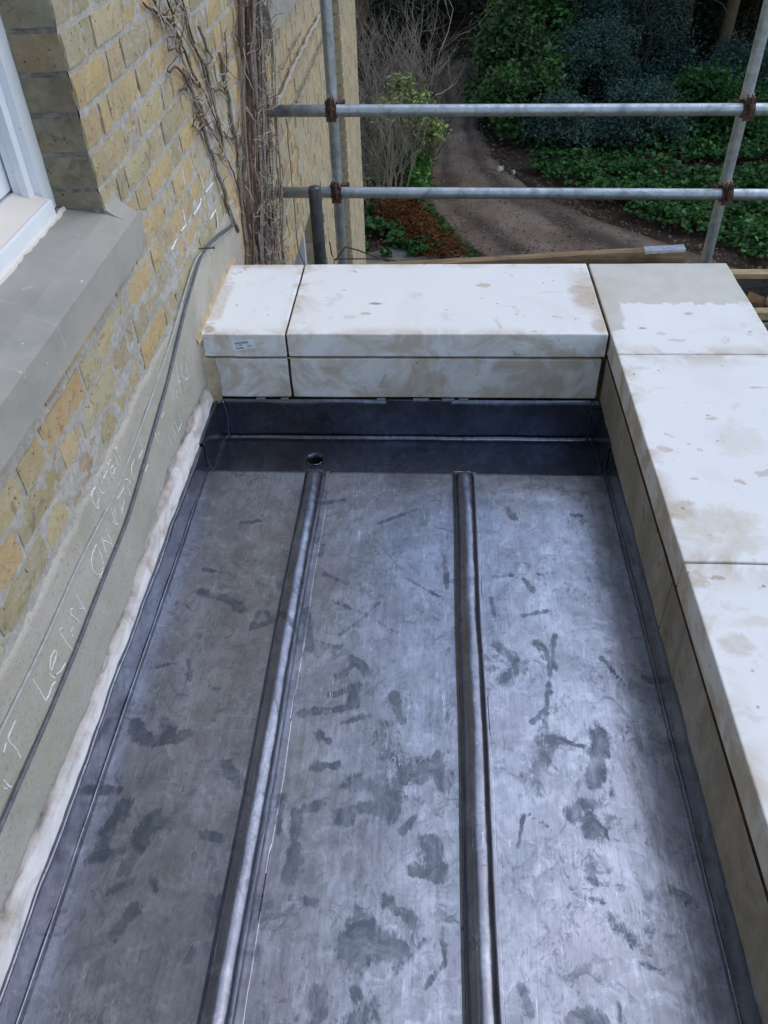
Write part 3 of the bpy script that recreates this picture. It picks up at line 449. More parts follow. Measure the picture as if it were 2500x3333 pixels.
def path_mat():
    m = NM('earth_track'); P = m.world()
    c = m.ramp(m.noise(P, 1.3, 5, .6, .6), [(.3, (.115, .080, .060)), (.5, (.175, .128, .098)), (.7, (.25, .195, .155))])
    c = m.mix(m.ramp(m.noise(P, 9, 6, .7, .4), [(.55, 0.0), (.75, .6)]), c, (.06, .045, .038))
    c = m.mix(m.ramp(m.noise(P, 40, 5, .7), [(.6, 0.0), (.72, .5)]), c, (.25, .22, .20))
    a = m.n('ShaderNodeAttribute'); a.attribute_name = 'rut'
    c = m.mix(m.math('MULTIPLY', a.outputs['Fac'], .65), c, (.042, .034, .03))
    m.set(base=c, rough=.95, spec=.15); m.bump(m.noise(P, 14, 6, .7), .8, .03); return m.m
M_PATH = path_mat(); M_CONC = simple('mossy_concrete', (.12, .115, .10), .95, nscale=6, var=.45); M_RUBBLE = simple('pale_rubble_stone', (.40, .38, .34), .95, nscale=9, var=.5, bump=.8, bd=.01); M_RUBBLEB = simple('brown_rubble_stone', (.15, .085, .045), .95, nscale=16, var=.6, bump=.8, bd=.01)

# ------------------------------------------------------------------ ground, track
GZ = -3.2
us = np.concatenate([[-90, -50, -30], np.linspace(-16, 22, 90), [30, 60, 100]]); vs = np.concatenate([[-60, -30, -10], np.linspace(0, 45, 110), [60, 90, 130]])
U, V, F = grid(us, vs)
Z = GZ - .03 + vnoise(U * .5, V * .5, 3) * .035 + np.clip((V - 30) / 60, 0, 1) * 2
mk('ground', np.stack([U, V, Z], -1), F, M_SOIL, smooth=True, kind='structure')
# earth track: left and right edge at each y
TL = [(9.9, .90), (10.62, .63), (11.3, .30), (12.7, -.16), (13.4, -.10), (14.6, -.06), (16.6, .08), (18.3, .05), (20.0, -.15), (21.2, .10), (22.5, .45), (26, .85), (30, 1.0)]
TR = [(9.9, 4.5), (10.9, 3.6), (11.56, 2.95), (12.14, 2.35), (13.1, 1.72), (13.8, 1.38), (14.8, 1.02), (16.7, .92), (18.1, 1.12), (20.7, 1.15), (22.5, 1.5), (26, 1.9), (30, 2.0)]
ys = np.linspace(9.0, 21.6, 200); ts = np.linspace(0, 1, 26)
xl = np.interp(ys, [a for a, _ in TL], [b for _, b in TL]) + vnoise(ys * 2.2, ys * 0, 5) * .07; xr = np.interp(ys, [a for a, _ in TR], [b for _, b in TR]) + vnoise(ys * 2.2, ys * 0 + 9, 6) * .08
T, Yg, F = grid(ts, ys)
X = xl[None, :] * (1 - T) + xr[None, :] * T
rut = np.exp(-((T - .22) / .07) ** 2) + np.exp(-((T - .70) / .08) ** 2) + .5 * np.exp(-((T - .95) / .05) ** 2)
rut = np.clip(rut * (1 + .8 * vnoise(X * 2, Yg * .8, 8)), 0, 1)
Zp = GZ + .035 * np.sin(np.pi * np.clip(T, 0, 1)) ** .5 - rut * .025 + vnoise(X * 5, Yg * 5, 9) * .012
Zp[0] = Zp[-1] = GZ - .04
o = mk('path', np.stack([X, Yg, Zp], -1), F, M_PATH, smooth=True, kind='structure')
at = o.data.attributes.new('rut', 'FLOAT', 'POINT'); at.data.foreach_set('value', rut.astype(np.float32).ravel())
# old concrete edging by the house
mb = MB(); mb.add([(-.9, 9.2, GZ - .1), (.9, 9.2, GZ - .1), (.55, 10.55, GZ - .1), (-.25, 11.15, GZ - .1), (-.9, 10.7, GZ - .1), (-.9, 9.2, GZ + .05), (.9, 9.2, GZ + .05), (.55, 10.55, GZ + .05), (-.25, 11.15, GZ + .05), (-.9, 10.7, GZ + .05)],
       [(5, 6, 7, 8, 9), (0, 1, 6, 5), (1, 2, 7, 6), (2, 3, 8, 7), (3, 4, 9, 8), (4, 0, 5, 9)])
mb.build('pavement', M_CONC, kind='structure')
# ------------------------------------------------------------------ the house (left)
WX = -.73                     # wall face
JZ = .963; CH = .077          # a bed joint height and the course height
HY0, HY1 = -1.6, 7.97
house = empty('brick_house', (WX, 3.0, GZ), label='old house wall of mottled yellow stock brick with white window and stone sills', cat='house')
OPENC = [(-.05, 1.770, .86, 2.75), (3.86, 5.2, .90, 2.75), (3.75, 5.26, -2.2, -.27)]
# solid core, with the two upper windows and the lower one left open
OPEN = [(-.05, 1.768, .925, 2.75), (3.86, 5.2, .955, 2.75), (3.75, 5.26, -2.2, -.27)]
cb = MB(); zs = [GZ - .3, -2.2, -.27, .86, .90, 2.75, 6.2]; yb = [HY0, -.05, 1.770, 3.75, 3.86, 5.2, 5.26, HY1]
for i in range(len(yb) - 1):
    for j in range(len(zs) - 1):
        yc, zc = (yb[i] + yb[i + 1]) / 2, (zs[j] + zs[j + 1]) / 2
        if any(a < yc < b and c < zc < d for a, b, c, d in OPENC): continue
        cb.box((WX - .45, yb[i], zs[j]), (WX - .012, yb[i + 1], zs[j + 1]))
cb.box((WX - 5, HY0, GZ - .3), (WX - .9, HY1 - .01, 6.19))
cb.build('wall', M_CORE, parent=house)
# mortar sheet, rough, between the near bricks
us = np.arange(0.2, 3.65, .0075); vs = np.arange(.40, 1.62, .0075)
U, V, F = grid(us, vs)
Xm = WX - .0022 + vnoise(U * 45, V * 45, 1, 3) * .0036 + vnoise(U * 9, V * 9, 2, 2) * .0012 + np.clip((.86 - V) / .1, 0, 1) * .0014 + np.clip(vnoise(U * 5, V * 5, 77, 2) - .2, 0, 1) * .0025
cen = np.stack([(U[:-1, :-1] + .004).ravel(), (V[:-1, :-1] + .004).ravel()], 1)
keep = ~((cen[:, 0] < 1.766) & (cen[:, 1] > .875))
mk('mortar', np.stack([Xm, U, V], -1), F[keep][:, ::-1], M_MORTAR, smooth=True, parent=house, rel=(WX, 1.9, .9))
mb = MB(); mb.box((WX - .012, 3.652, GZ - .2), (WX - .0045, 3.75, 3)); mb.box((WX - .012, 3.752, -.268), (WX - .0045, HY1, .953)); mb.box((WX - .012, 5.262, .955), (WX - .0045, HY1, 3)); mb.box((WX - .012, 5.262, GZ), (WX - .0045, HY1, -.27)); mb.box((WX - .012, HY0, GZ), (WX - .0045, 3.65, -.5))
mb.build('mortar', M_MORTAR, parent=house)
# brick meshes: 40 triangles, slightly irregular face
def brick_mesh(L, H, D, seed):
    r = random.Random(seed); vv = []; nx, nz = 4, 2
    for i in range(nx + 1):
        for j in range(nz + 1):
            y = -L / 2 + L * i / nx; z = -H / 2 + H * j / nz; x = 0.0
            eu = i in (0, nx); ev = j in (0, nz)
            if eu: y += (-1 if i else 1) * r.uniform(.0002, .0022)
            if ev: z += (-1 if j else 1) * r.uniform(.0002, .0022)
            x += r.uniform(-.0007, .0009) + .0012 + (-.0012 if (eu or ev) else 0) + (-.001 if (eu and ev) else 0)
            vv.append((x, y, z))
    f = []
    for i in range(nx):
        for j in range(nz): a = i * (nz + 1) + j; f.append((a, a + nz + 1, a + nz + 2, a + 1))
    rim = [i * (nz + 1) for i in range(nx + 1)] + [nx * (nz + 1) + j for j in range(1, nz + 1)] + [i * (nz + 1) + nz for i in range(nx - 1, -1, -1)] + [j for j in range(nz - 1, 0, -1)]
    base = len(vv)
    for k in rim: x, y, z = vv[k]; vv.append((-D, y * 1.012, z * 1.03))
    for k in range(len(rim)):
        k2 = (k + 1) % len(rim); f.append((rim[k2], rim[k], base + k, base + k2))
    me = bpy.data.meshes.new('brick'); me.from_pydata(vv, [], f); me.update(); return me
MESHES = {}
def get_brick(L, H=.0635, D=.012, mat=None, var=None):
    var = random.randrange(5) if var is None else var
    key = (round(L, 3), round(H, 3), D, mat.name, var)
    if key not in MESHES:
        me = brick_mesh(L, H, D, hash((round(L * 1000), var)) & 0xffff); me.materials.append(mat); MESHES[key] = me
    return MESHES[key]
def courses(y0, y1, z0, z1, free):
    """Flemish courses: list of (yc, zc, L, H) of bricks that lie on the open wall"""
    out = []
    k0 = math.floor((z0 - JZ) / CH)
    for k in range(k0, math.ceil((z1 - JZ) / CH)):
        zb = JZ + k * CH; zc = zb + CH / 2
        y = 1.772 - (.215 + .010) / 1 * 0; r = random.Random(k * 77 + 5)
        # the quoin of the window sits at y = 1.768; pattern runs both ways from there
        seq = []
        yy = 1.769; i = 0
        odd = k % 2
        lens = [.215, .1025] if not odd else [.1025, .055, .215, .1025]
        while yy < y1:
            if odd and i == 0: L = .1025
            elif odd and i == 1: L = .052
            else: L = .215 if (i % 2 == 0) else .1025
            L2 = L + r.uniform(-.004, .004)
            seq.append((yy, yy + L2)); yy += L2 + .0105 + r.uniform(-.002, .003); i += 1
        yy = 1.769 - .011 - (.06 if odd else 0); i = 1 if odd else 0
        if odd: seq.append((yy + .011, yy + .011 + .05))
        while yy > y0:
            L = .215 if (i % 2 == 0) else .1025
            L2 = L + r.uniform(-.004, .004)
            seq.append((yy - L2, yy)); yy -= L2 + .0105 + r.uniform(-.002, .003); i += 1
        for a, b in seq:
            if b < y0 or a > y1: continue
            st = free((a + b) / 2, zc, a, b)
            if st: out.append(((a + b) / 2, zc + r.uniform(-.0015, .0015), b - a))
    return out
def free(yc, zc, a, b):
    for (oa, ob, oc, od) in OPEN:
        if a < ob - .001 and b > oa + .001 and oc - .02 < zc < od: return False
    if zc < .50 and a < 2.9: return False
    if .81 < zc < .93 and b < 1.83: return False
    if .845 < zc < .97 and a < 5.25 and b > 3.8: return False
    return True
blist = courses(.25, HY1 - .02, GZ, 2.6, free)
def shows(b):
    y, z, L = b
    top = 1.42 + (y - 1.2) * .02 if y < 3 else 1.6 - (y - 3) * .12
    return z < top and z > (.48 if y < 2.9 else .34 - (y - 2.74) * .46)
vis = sorted([b for b in blist if shows(b)], key=lambda b: b[0])
near, rest = vis[:282], vis[282:] + [b for b in blist if not shows(b)]
for (y, z, L) in near:
    Lq = min([.05, .1025, .215], key=lambda q: abs(q - L))
    me = get_brick(Lq, mat=M_BRICK)
    o = bpy.data.objects.new('brick', me); o.location = (random.uniform(-.0015, .0025), y - 3.0, z - GZ); o.scale = (1, L / Lq, 1)
    o.rotation_euler = (random.uniform(-.006, .006), 0, random.uniform(-.008, .008)); link(o, parent=house)
sb = MB()
def addbrick(sb, org, ud, nd, L, H=.0655, D=.012, r=random):
    """simple brick box: org = centre on the face, ud = along, nd = outward"""
    org = Vector(org); ud = Vector(ud); nd = Vector(nd); up = Vector((0, 0, 1)); q = nd * (.0025 + r.uniform(-.0015, .002)); h = []
    for s, t in ((-1, -1), (1, -1), (1, 1), (-1, 1)): h.append(org + ud * (s * (L / 2 - r.uniform(0, .002))) + up * (t * (H / 2 - r.uniform(0, .002))) + q)
    for s, t in ((-1, -1), (1, -1), (1, 1), (-1, 1)): h.append(org + ud * (s * L / 2) + up * (t * H / 2) - nd * D)
    sb.add(h, [(0, 1, 2, 3), (0, 4, 5, 1), (1, 5, 6, 2), (2, 6, 7, 3), (3, 7, 4, 0)])
for (y, z, L) in rest: addbrick(sb, (WX, y, z), (0, 1, 0), (1, 0, 0), L)
# far reveal of the lower window and the far pier, bricks face on
PX = -.68
for k in range(-55, 22):
    zc = JZ + (k + .5) * CH
    if zc < -.27 and zc > -2.2: addbrick(sb, (WX - .062 - .0, 5.262, zc), (1, 0, 0), (0, -1, 0), .118)
    addbrick(sb, ((WX + PX) / 2, 6.652, zc), (1, 0, 0), (0, -1, 0), .05)
sb.build('brickwork', M_BRICKI, parent=house, kind='stuff')
mb = MB(); mb.box((WX - .01, 6.655, GZ), (PX - .006, HY1, 6.2)); mb.build('pier', M_MORTAR, parent=house)
sb = MB()
for k in range(-55, 22):
    zc = JZ + (k + .5) * CH; y = 6.655; i = k % 2
    while y < HY1 - .05:
        L = .215 if i % 2 == 0 else .1025; L = min(L, HY1 - y); addbrick(sb, (PX, y + L / 2, zc), (0, 1, 0), (1, 0, 0), L); y += L + .011; i += 1
sb.build('brickwork', M_BRICKI, parent=house, kind='stuff')
# reveal bricks of the near window: six sooty courses and more above
for k in range(0, 12):
    zc = JZ + (k - .5) * CH
    H = .0685 if k else .038
    if k == 0: zc = .9435
    me = get_brick(.1025, H=H, mat=M_BRICKD if k < 4 else M_BRICKDY, var=k % 5)
    o = bpy.data.objects.new('brick', me); o.location = (-.0535, 1.7640 - 3.0, zc - GZ); o.rotation_euler = (0, 0, -math.pi / 2); link(o, parent=house, label='soot darkened brick of the window reveal' if k < 4 else 'dirty yellow brick of the window reveal')
mb = MB(); mb.box((WX - .112, 1.7658, .90), (WX - .0045, 1.7698, 2.7)); mb.build('mortar', simple('sooty_mortar', (.21, .195, .17), .95, nscale=50, var=.5, bump=.8), parent=house)

# ---- stone sills
def sill(name, y0, y1, zt, zb, back, label):
    prof = [(back, zt + .032), (WX - .0, zt + .016), (WX + .046, zt), (WX + .0545, zt - .003), (WX + .056, zb + .002), (WX + .054, zb), (WX - .011, zb)]
    ys = list(np.linspace(y0, y1, 60)); v = []; f = []; n = len(prof)
    for i, y in enumerate(ys):
        for j, (x, z) in enumerate(prof):
            w = mnoise.noise(Vector((x * 9, y * 6, z * 9))) * .0016
            v.append((x + w, y, z + w))
    for i in range(len(ys) - 1):
        for j in range(n):
            j2 = (j + 1) % n; f.append((i * n + j, (i + 1) * n + j, (i + 1) * n + j2, i * n + j2))
    f.append(tuple(range(n))); f.append(tuple((len(ys) - 1) * n + j for j in range(n - 1, -1, -1)))
    return mk(name, v, f, M_SILL, parent=house, rel=(WX, (y0 + y1) / 2, zt), label=label)
sill('window_sill', -.35, 1.832, .895, .812, WX - .105, 'grey painted stone sill with bevelled top and streaked front')
sill('window_sill', 3.80, 5.28, .962, .845, WX - .105, 'pale stone sill of the further window')
# stooling: small curved stop at the wall end of the near sill
for (ya, yb_, zt) in ((1.768, 1.832, .895), (3.80, 3.86, .962)):
    mb = MB(); n = 8; v = []
    for i in range(n + 1):
        t = i / n; x = WX - .002 + .046 * t; h = .034 * (1 - math.sin(t * math.pi / 2)) ** 1.3
        v += [(x, ya, zt + .016 * (1 - t)), (x, yb_, zt + .016 * (1 - t)), (x, ya, zt + .016 * (1 - t) + h * .35 + .001), (x, yb_, zt + .016 * (1 - t) + h + .001)]
    f = []
    for i in range(n): a = i * 4; f += [(a + 2, a + 6, a + 7, a + 3), (a + 1, a + 3, a + 7, a + 5), (a, a + 4, a + 6, a + 2)]
    f.append((0, 2, 3, 1)); mb.add(v, f); mb.build('sill_stop', M_SILL, parent=house)
# rough mortar bead at the back of the sill, under the frame
mb = MB(); pts = [(WX - .088 + random.uniform(-.003, .003), y, .9255 + random.uniform(-.002, .002)) for y in np.arange(0, 1.765, .02)]
mb.tube(pts, [random.uniform(.005, .0075) for _ in pts], 6); mb.build('mortar', M_PAINTW, parent=house)
# ---- near sash window
win = empty('window', (-.10, -3.0 + .9, 4.1), parent=house)
def part(mb, name, mat, **k): return mb.build(name, mat, parent=win, **k)
FX = WX - .105
mb = MB()
mb.box((FX - .13, 1.715, .93), (FX, 1.767, 2.74)); mb.box((FX - .13, -.05, .93), (FX, .0, 2.74)); mb.box((FX - .13, 0, 2.68), (FX, 1.715, 2.74))
for dx, w in ((-.012, .016), (-.03, .012)): mb.box((FX + dx - .02, 1.715 - w - .012, .955), (FX + dx - .004, 1.715 - .0005, 2.68))
part(mb, 'frame', M_PAINT)
mb = MB()   # wooden sill, sloping top
pf = [(FX + .018, .93), (FX + .018, .962), (FX - .05, .985), (FX - .14, .99), (FX - .14, .93)]
v = [(x, y, z) for y in (-.049, 1.7145) for x, z in pf]; n = 5
mb.add(v, [tuple(range(n)), tuple(range(2 * n - 1, n - 1, -1))] + [(j, n + j, n + (j + 1) % n, (j + 1) % n) for j in range(n)])
part(mb, 'timber_sill', M_PAINT)
mb = MB(); v = [(FX + .012, y, z) for y in (0, 1.71) for z in (.9655,)] + [(FX - .128, y, .9925) for y in (0, 1.71)]; mb.add([(FX + .012, 0, .9665), (FX + .012, 1.71, .9665), (FX - .05, 1.71, .9875), (FX - .05, 0, .9875)], [(0, 1, 2, 3)]); part(mb, 'timber_sill', M_PAINTW)
mb = MB(); mb.box((FX - .095, 1.66, .992), (FX - .055, 1.714, 2.68)); mb.box((FX - .095, 0, .992), (FX - .055, 1.66, 1.05)); mb.box((FX - .095, 0, 1.8), (FX - .055, 1.66, 1.84)); mb.box((FX - .09, .83, 1.05), (FX - .06, .855, 1.8)); part(mb, 'sash', M_PAINT)
mb = MB(); mb.box((FX - .078, 0, 1.05), (FX - .073, 1.66, 1.8)); mb.box((FX - .078, 0, 1.84), (FX - .073, 1.66, 2.68)); part(mb, 'pane', M_GLASS)
mb = MB(); mb.box((FX - .75, -.05, .93), (FX - .74, 1.767, 2.74)); part(mb, 'curtain', M_ROOM)
for (ya, yb2, za, zb2) in ((3.862, 5.2, .99, 2.74), (3.752, 5.258, -2.2, -.272)):
    w2 = empty('window', (-.1, (ya + yb2) / 2 - 3, za - GZ), parent=house)
    x0, x1 = WX - .20, WX - .12; mb = MB()
    mb.box((x0, ya, za), (x1, ya + .06, zb2)); mb.box((x0, yb2 - .06, za), (x1, yb2, zb2)); mb.box((x0, ya + .06, za), (x1, yb2 - .06, za + .07)); mb.box((x0, ya + .06, zb2 - .06), (x1, yb2 - .06, zb2)); mb.box((x0 + .01, ya + .06, (za + zb2) / 2 - .02), (x1 - .01, yb2 - .06, (za + zb2) / 2 + .02))
    mb.build('frame', M_PAINT, parent=w2)
    mb = MB(); mb.box((x0 + .03, ya + .06, za + .07), (x0 + .036, yb2 - .06, zb2 - .06)); mb.build('pane', M_GLASS, parent=w2)
# ---- rendered band at the foot of the wall, with ragged top and broken bottom
us = np.arange(.2, 2.95, .008); tv = np.linspace(0, 1, 52)
PB = [(.2, .165), (.64, .163), (.93, .136), (1.2, .142), (1.35, .152), (1.55, .175), (1.73, .198), (2.0, .19), (2.24, .16), (2.3, .05), (2.95, -.4)]
zt_ = .497 + vnoise(us * 9, us * 0, 21) * .012 + vnoise(us * 40, us * 0, 22) * .005 + np.clip(us - 1.9, 0, 1) * .015
zb_ = np.interp(us, [a for a, _ in PB], [b for _, b in PB]) + vnoise(us * 12, us * 0 + 3, 23) * .010 + vnoise(us * 45, us * 0, 24) * .004
T, Uu, F = grid(tv, us)
Zr = zb_[None, :] * (1 - T) + zt_[None, :] * T
ed = np.minimum(T, 1 - T); lip = np.clip(ed / .03, 0, 1) ** .5
Xr = WX - .008 + lip * .014 + vnoise(Uu * 7, Zr * 7, 25) * .0022 + vnoise(Uu * 50, Zr * 50, 26) * .0007
mk('render_band', np.stack([Xr, Uu, Zr], -1), F, M_RENDER, smooth=True, parent=house, rel=(WX, 1.5, .3))
# ---- white lime fillet over the lead, flaking
us = np.arange(-.4, 2.235, .006); tv = np.linspace(0, 1, 26)
zt_ = np.interp(us, [a for a, _ in PB], [b for _, b in PB]) + .012 + vnoise(us * 12, us * 0 + 3, 23) * .008
zb_ = .088 + vnoise(us * 8, us * 0, 31) * .005 + vnoise(us * 50, us * 0, 32) * .0015; zb_ = np.where(us > 2.05, zb_ + (us - 2.05) * .12, zb_)
T, Uu, F = grid(tv, us); Zf = zb_[None, :] * (1 - T) + zt_[None, :] * T
flake = np.clip(vnoise(Uu * 7, Zf * 22, 35), -1, 1)
Xf = WX + .001 + (1 - T) ** 1.4 * .012 + np.where((T > .55) & (flake > .15), -.006, 0) + vnoise(Uu * 14, Zf * 30, 36, 3) * .0022
Xf = np.where(T > .60 + .25 * vnoise(Uu * 6, Uu * 0, 38), Xf - .004 + vnoise(Uu * 24, Zf * 40, 39, 3) * .0025, Xf); Xf = np.where(T > .97, WX - .008, Xf)
o = mk('lime_fillet', np.stack([Xf, Uu, Zf], -1), F, M_LIME, smooth=True, parent=house, rel=(WX, 1.0, .12), label='white flaking lime fillet above the lead')
at = o.data.attributes.new('edge', 'FLOAT', 'POINT'); at.data.foreach_set('value', np.clip((T - .30) / .35 + vnoise(Uu * 9, Zf * 20, 37) * .6, 0, 1).astype(np.float32).ravel())
# ---- chalk writing and lime smears: thin raised strips on the face
def strips(name, polys, w, x, mat, parent, jitter=.3, zoff=0, **k):
    mb = MB(); r = random.Random(3)
    for pl in polys:
        P = [Vector((p[0], p[1])) for p in pl]; Q = []
        for a, b in zip(P[:-1], P[1:]):
            n = max(1, int((b - a).length / .004)); Q += [a + (b - a) * i / n for i in range(n)]
        Q.append(P[-1]); L = []
        for i, q in enumerate(Q):
            t = (Q[min(i + 1, len(Q) - 1)] - Q[max(0, i - 1)])
            if t.length < 1e-9: t = Vector((1, 0))
            t.normalize(); nn = Vector((-t.y, t.x)); ww = w * (1 + r.uniform(-jitter, jitter)) * (.85 + .15 * math.sin(math.pi * (i + 1) / (len(Q) + 1)))
            q = q + nn * r.uniform(-.0006, .0006)
            xs_ = x(q.x, q.y) if callable(x) else x
            L += [(xs_ - .002, *(q - nn * ww)), (xs_ + .0006, *(q - nn * ww * .5)), (xs_ + .0006, *(q + nn * ww * .5)), (xs_ - .002, *(q + nn * ww))]
        f = []
        for i in range(len(Q) - 1):
            if r.random() < .03: continue
            for j in range(3): a = i * 4 + j; f.append((a, a + 1, a + 5, a + 4))
        mb.add(L, f)
    return mb.build(name, mat, parent=parent, **k)
band_x = lambda u, z: WX + .0064 + float(vnoise(np.array([u * 7]), np.array([z * 7]), 25)[0]) * .0022
for q in CHALK: strips('chalk_stroke', [q], .0019, band_x, M_CHALK, house, rel=(WX, *q[0]))
for q in LIME: strips('lime_smear', [q], .0024, WX + .0042, M_LIMEW, house, jitter=.6, rel=(WX, *q[0]))
# tan mortar where the coping meets the wall
us = np.linspace(2.2, 2.80, 60); tv = np.linspace(0, 1, 12); T, Uu, F = grid(tv, us)
zt_ = .375 + vnoise(us * 14, us * 0, 41) * .010 + .012 * np.sin((us - 2.2) / .6 * np.pi); zb_ = .335 + us * 0
Z = zb_[None] * (1 - T) + zt_[None] * T; X = WX + .016 * (1 - T) ** 1.5 + .001 + vnoise(Uu * 30, Z * 30, 42) * .0025; X[-1] = WX - .008
mk('mortar', np.stack([X, Uu, Z], -1), F, M_TAN, smooth=True, parent=house, rel=(WX, 2.5, .35), label='tan mortar bead along the coping end')
us = np.linspace(.09, .352, 40); T, Uu, F = grid(tv, us)
wr = .006 + vnoise(us * 16, us * 0, 43) * .010 + np.where(us < .26, .030, 0)
X = (WX - .004) + (.012 + wr[None]) * T; Y = 2.240 + vnoise(X * 30, Uu * 30, 44) * .003 - .020 * (1 - T) ** 2
mk('mortar', np.stack([X, Y, Uu], -1), F[:, ::-1], M_TAN, smooth=True, parent=house, rel=(WX, 2.2, .2), label='tan mortar smeared down beside the parapet end')
us = np.linspace(2.72, 3.05, 50); T, Uu, F = grid(tv, us); Z = (.20 + us[None] * 0) * (1 - T) + (.50 + vnoise(us * 9, us * 0, 46)[None] * .05) * T
X = WX + .004 + vnoise(Uu * 12, Z * 12, 45) * .003; X[-1] = WX - .008
mk('render_band', np.stack([X, Uu, Z], -1), F, M_TAN, smooth=True, parent=house, rel=(WX, 2.9, .3), label='tan render patch behind the coping end')

# ------------------------------------------------------------------ cables on the wall
def cable(name, pts, r, mat, label, off):
    P = []
    for (a, b) in zip(pts[:-1], pts[1:]):
        n = max(2, int(math.hypot(b[0] - a[0], b[1] - a[1]) / .03))
        for i in range(n): t = i / n; P.append((WX + off + mnoise.noise(Vector((a[0] * 4 + t, 3, off * 99))) * .001, a[0] + (b[0] - a[0]) * t, a[1] + (b[1] - a[1]) * t))
    P.append((WX + off, *pts[-1])); Q = [Vector(p) for p in P]
    for _ in range(4):
        Q = [Q[0]] + [(Q[i - 1] + Q[i] * 2 + Q[i + 1]) / 4 for i in range(1, len(Q) - 1)] + [Q[-1]]
    mb = MB(); mb.tube(Q, r, 8); o = mb.build(name, mat, smooth=True, rel=tuple(Q[len(Q) // 2]), label=label, cat='cable')
cable('wall_cable', [(.2, .300)] + CABLE_A, .0044, M_CABLE, 'thick dark grey cable clipped along the rendered wall band', .0125)
cable('wall_cable', [(.3, .424)] + CABLE_B, .0032, M_CABLEL, 'thin pale grey cable running above the thick dark one', .0085)
mb = MB(); mb.tube([(WX - .003, 2.42, .545), (WX + .045, 2.43, .543)], .0022, 6); mb.tube([(WX + .045, 2.43, .543), (WX + .048, 2.43, .543)], .0045, 8)
mb.build('masonry_nail', M_RUST, label='rusty nail sticking out of the wall beside the cables', cat='nail', rel=(WX, 2.42, .545))

# ------------------------------------------------------------------ dead creeper
cr = empty('climbing_vine', (WX + .02, 3.4, -.4), label='leafless creeper matted up the brick wall beyond the parapet', cat='climbing plant')
def wig(pts, amp, step=.02, xo=.008):
    P = [Vector((WX + xo, a, b)) for a, b in pts]; Q = []
    for a, b in zip(P[:-1], P[1:]):
        n = max(1, int((b - a).length / step)); Q += [a + (b - a) * i / n for i in range(n)]
    Q.append(P[-1]); s = random.random() * 90
    return [q + Vector((abs(mnoise.noise(q * 9 + Vector((s, 0, 0)))) * .012, mnoise.noise(q * 22 + Vector((0, s, 0))) * amp, mnoise.noise(q * 22 + Vector((0, 0, s))) * amp)) for q in Q]
mains = []
for pts, r in VINES:
    Q = wig(pts, .012); r = r * .75; mains.append((Q, r)); mb = MB()
    mb.tube(Q, [r * (1.0 - .0 * i) * random.uniform(.82, 1.18) for i in range(len(Q))], 6)
    mb.build('stem', M_VINED if r < .004 else M_VINE, smooth=True, parent=cr)
for i, (pts, r) in enumerate(ARMS):
    Q = wig(pts, .014, .05, .02); mb = MB(); mb.tube(Q, [r * .62 * random.uniform(.75, 1.25) for _ in Q], 6)
    mb.build('stem', M_VINEL if i == 0 else M_VINE, smooth=True, parent=cr)
    mains.append((Q, r * .6))
mbs = [MB(), MB(), MB()]; R_ = random.Random(11)
for k in range(46):                                       # the matted upright stems
    d = R_.random(); z0 = -.5 + R_.random() * .3; z1 = R_.uniform(.2, 1.9) if R_.random() < .35 else R_.uniform(1.2, 2.3)
    s_ = R_.uniform(-1.25, 1.5); y = 3.22 + s_ * .23; lean = .41 - s_ * .085 + R_.gauss(0, .05)
    xo = .01 + R_.random() ** 1.6 * .055; s = R_.random() * 99; P = []
    zz = z0
    while zz < z1:
        yy = y + (zz - .1) * lean + mnoise.noise(Vector((s, zz * 3.1, 0))) * .11 + mnoise.noise(Vector((s, zz * 8, 7))) * .035
        P.append((WX + xo + mnoise.noise(Vector((zz * 4, s, 3))) * .012, yy, zz)); zz += .04
    if len(P) < 4: continue
    r0 = R_.choice([.002, .003, .004, .005, .0075, .010]) * (1 if s_ < .4 else .55); mbs[R_.choice([0, 0, 1, 2])].tube(P, [r0 * R_.uniform(.8, 1.2) * (1 - .45 * i / len(P)) for i in range(len(P))], 4, cap=False)
for k in range(2100):                                      # curly side shoots
    if k < 300:
        Q, r = R_.choice(mains); p = Vector(R_.choice(Q))
    else:
        z = R_.uniform(-.3, 1.7); p = Vector((WX + R_.uniform(.01, .07), 3.24 + (z - .1) * .40 + R_.gauss(0, .19 - .06 * z), z))
    L = R_.uniform(.025, .085); a = R_.uniform(0, 6.28); d = Vector((R_.uniform(0, .6), math.cos(a), math.sin(a) * .9)).normalized(); P = [p]; s = R_.random() * 99
    for i in range(6):
        d = (d + Vector((0, mnoise.noise(Vector((s, i * .9, 0))), mnoise.noise(Vector((0, s, i * .9))))) * .9).normalized(); q = P[-1] + d * L / 6; q.x = max(q.x, WX + .004); P.append(q)
    mbs[R_.choice([1, 1, 2])].tube(P, [.0017, .0015, .0014, .0013, .0012, .0010, .0007], 3, cap=False)
mbs[0].build('twigs', M_VINE, parent=cr, kind='stuff'); mbs[1].build('twigs', M_VINEL, parent=cr, kind='stuff'); mbs[2].build('twigs', M_VINED, parent=cr, kind='stuff')
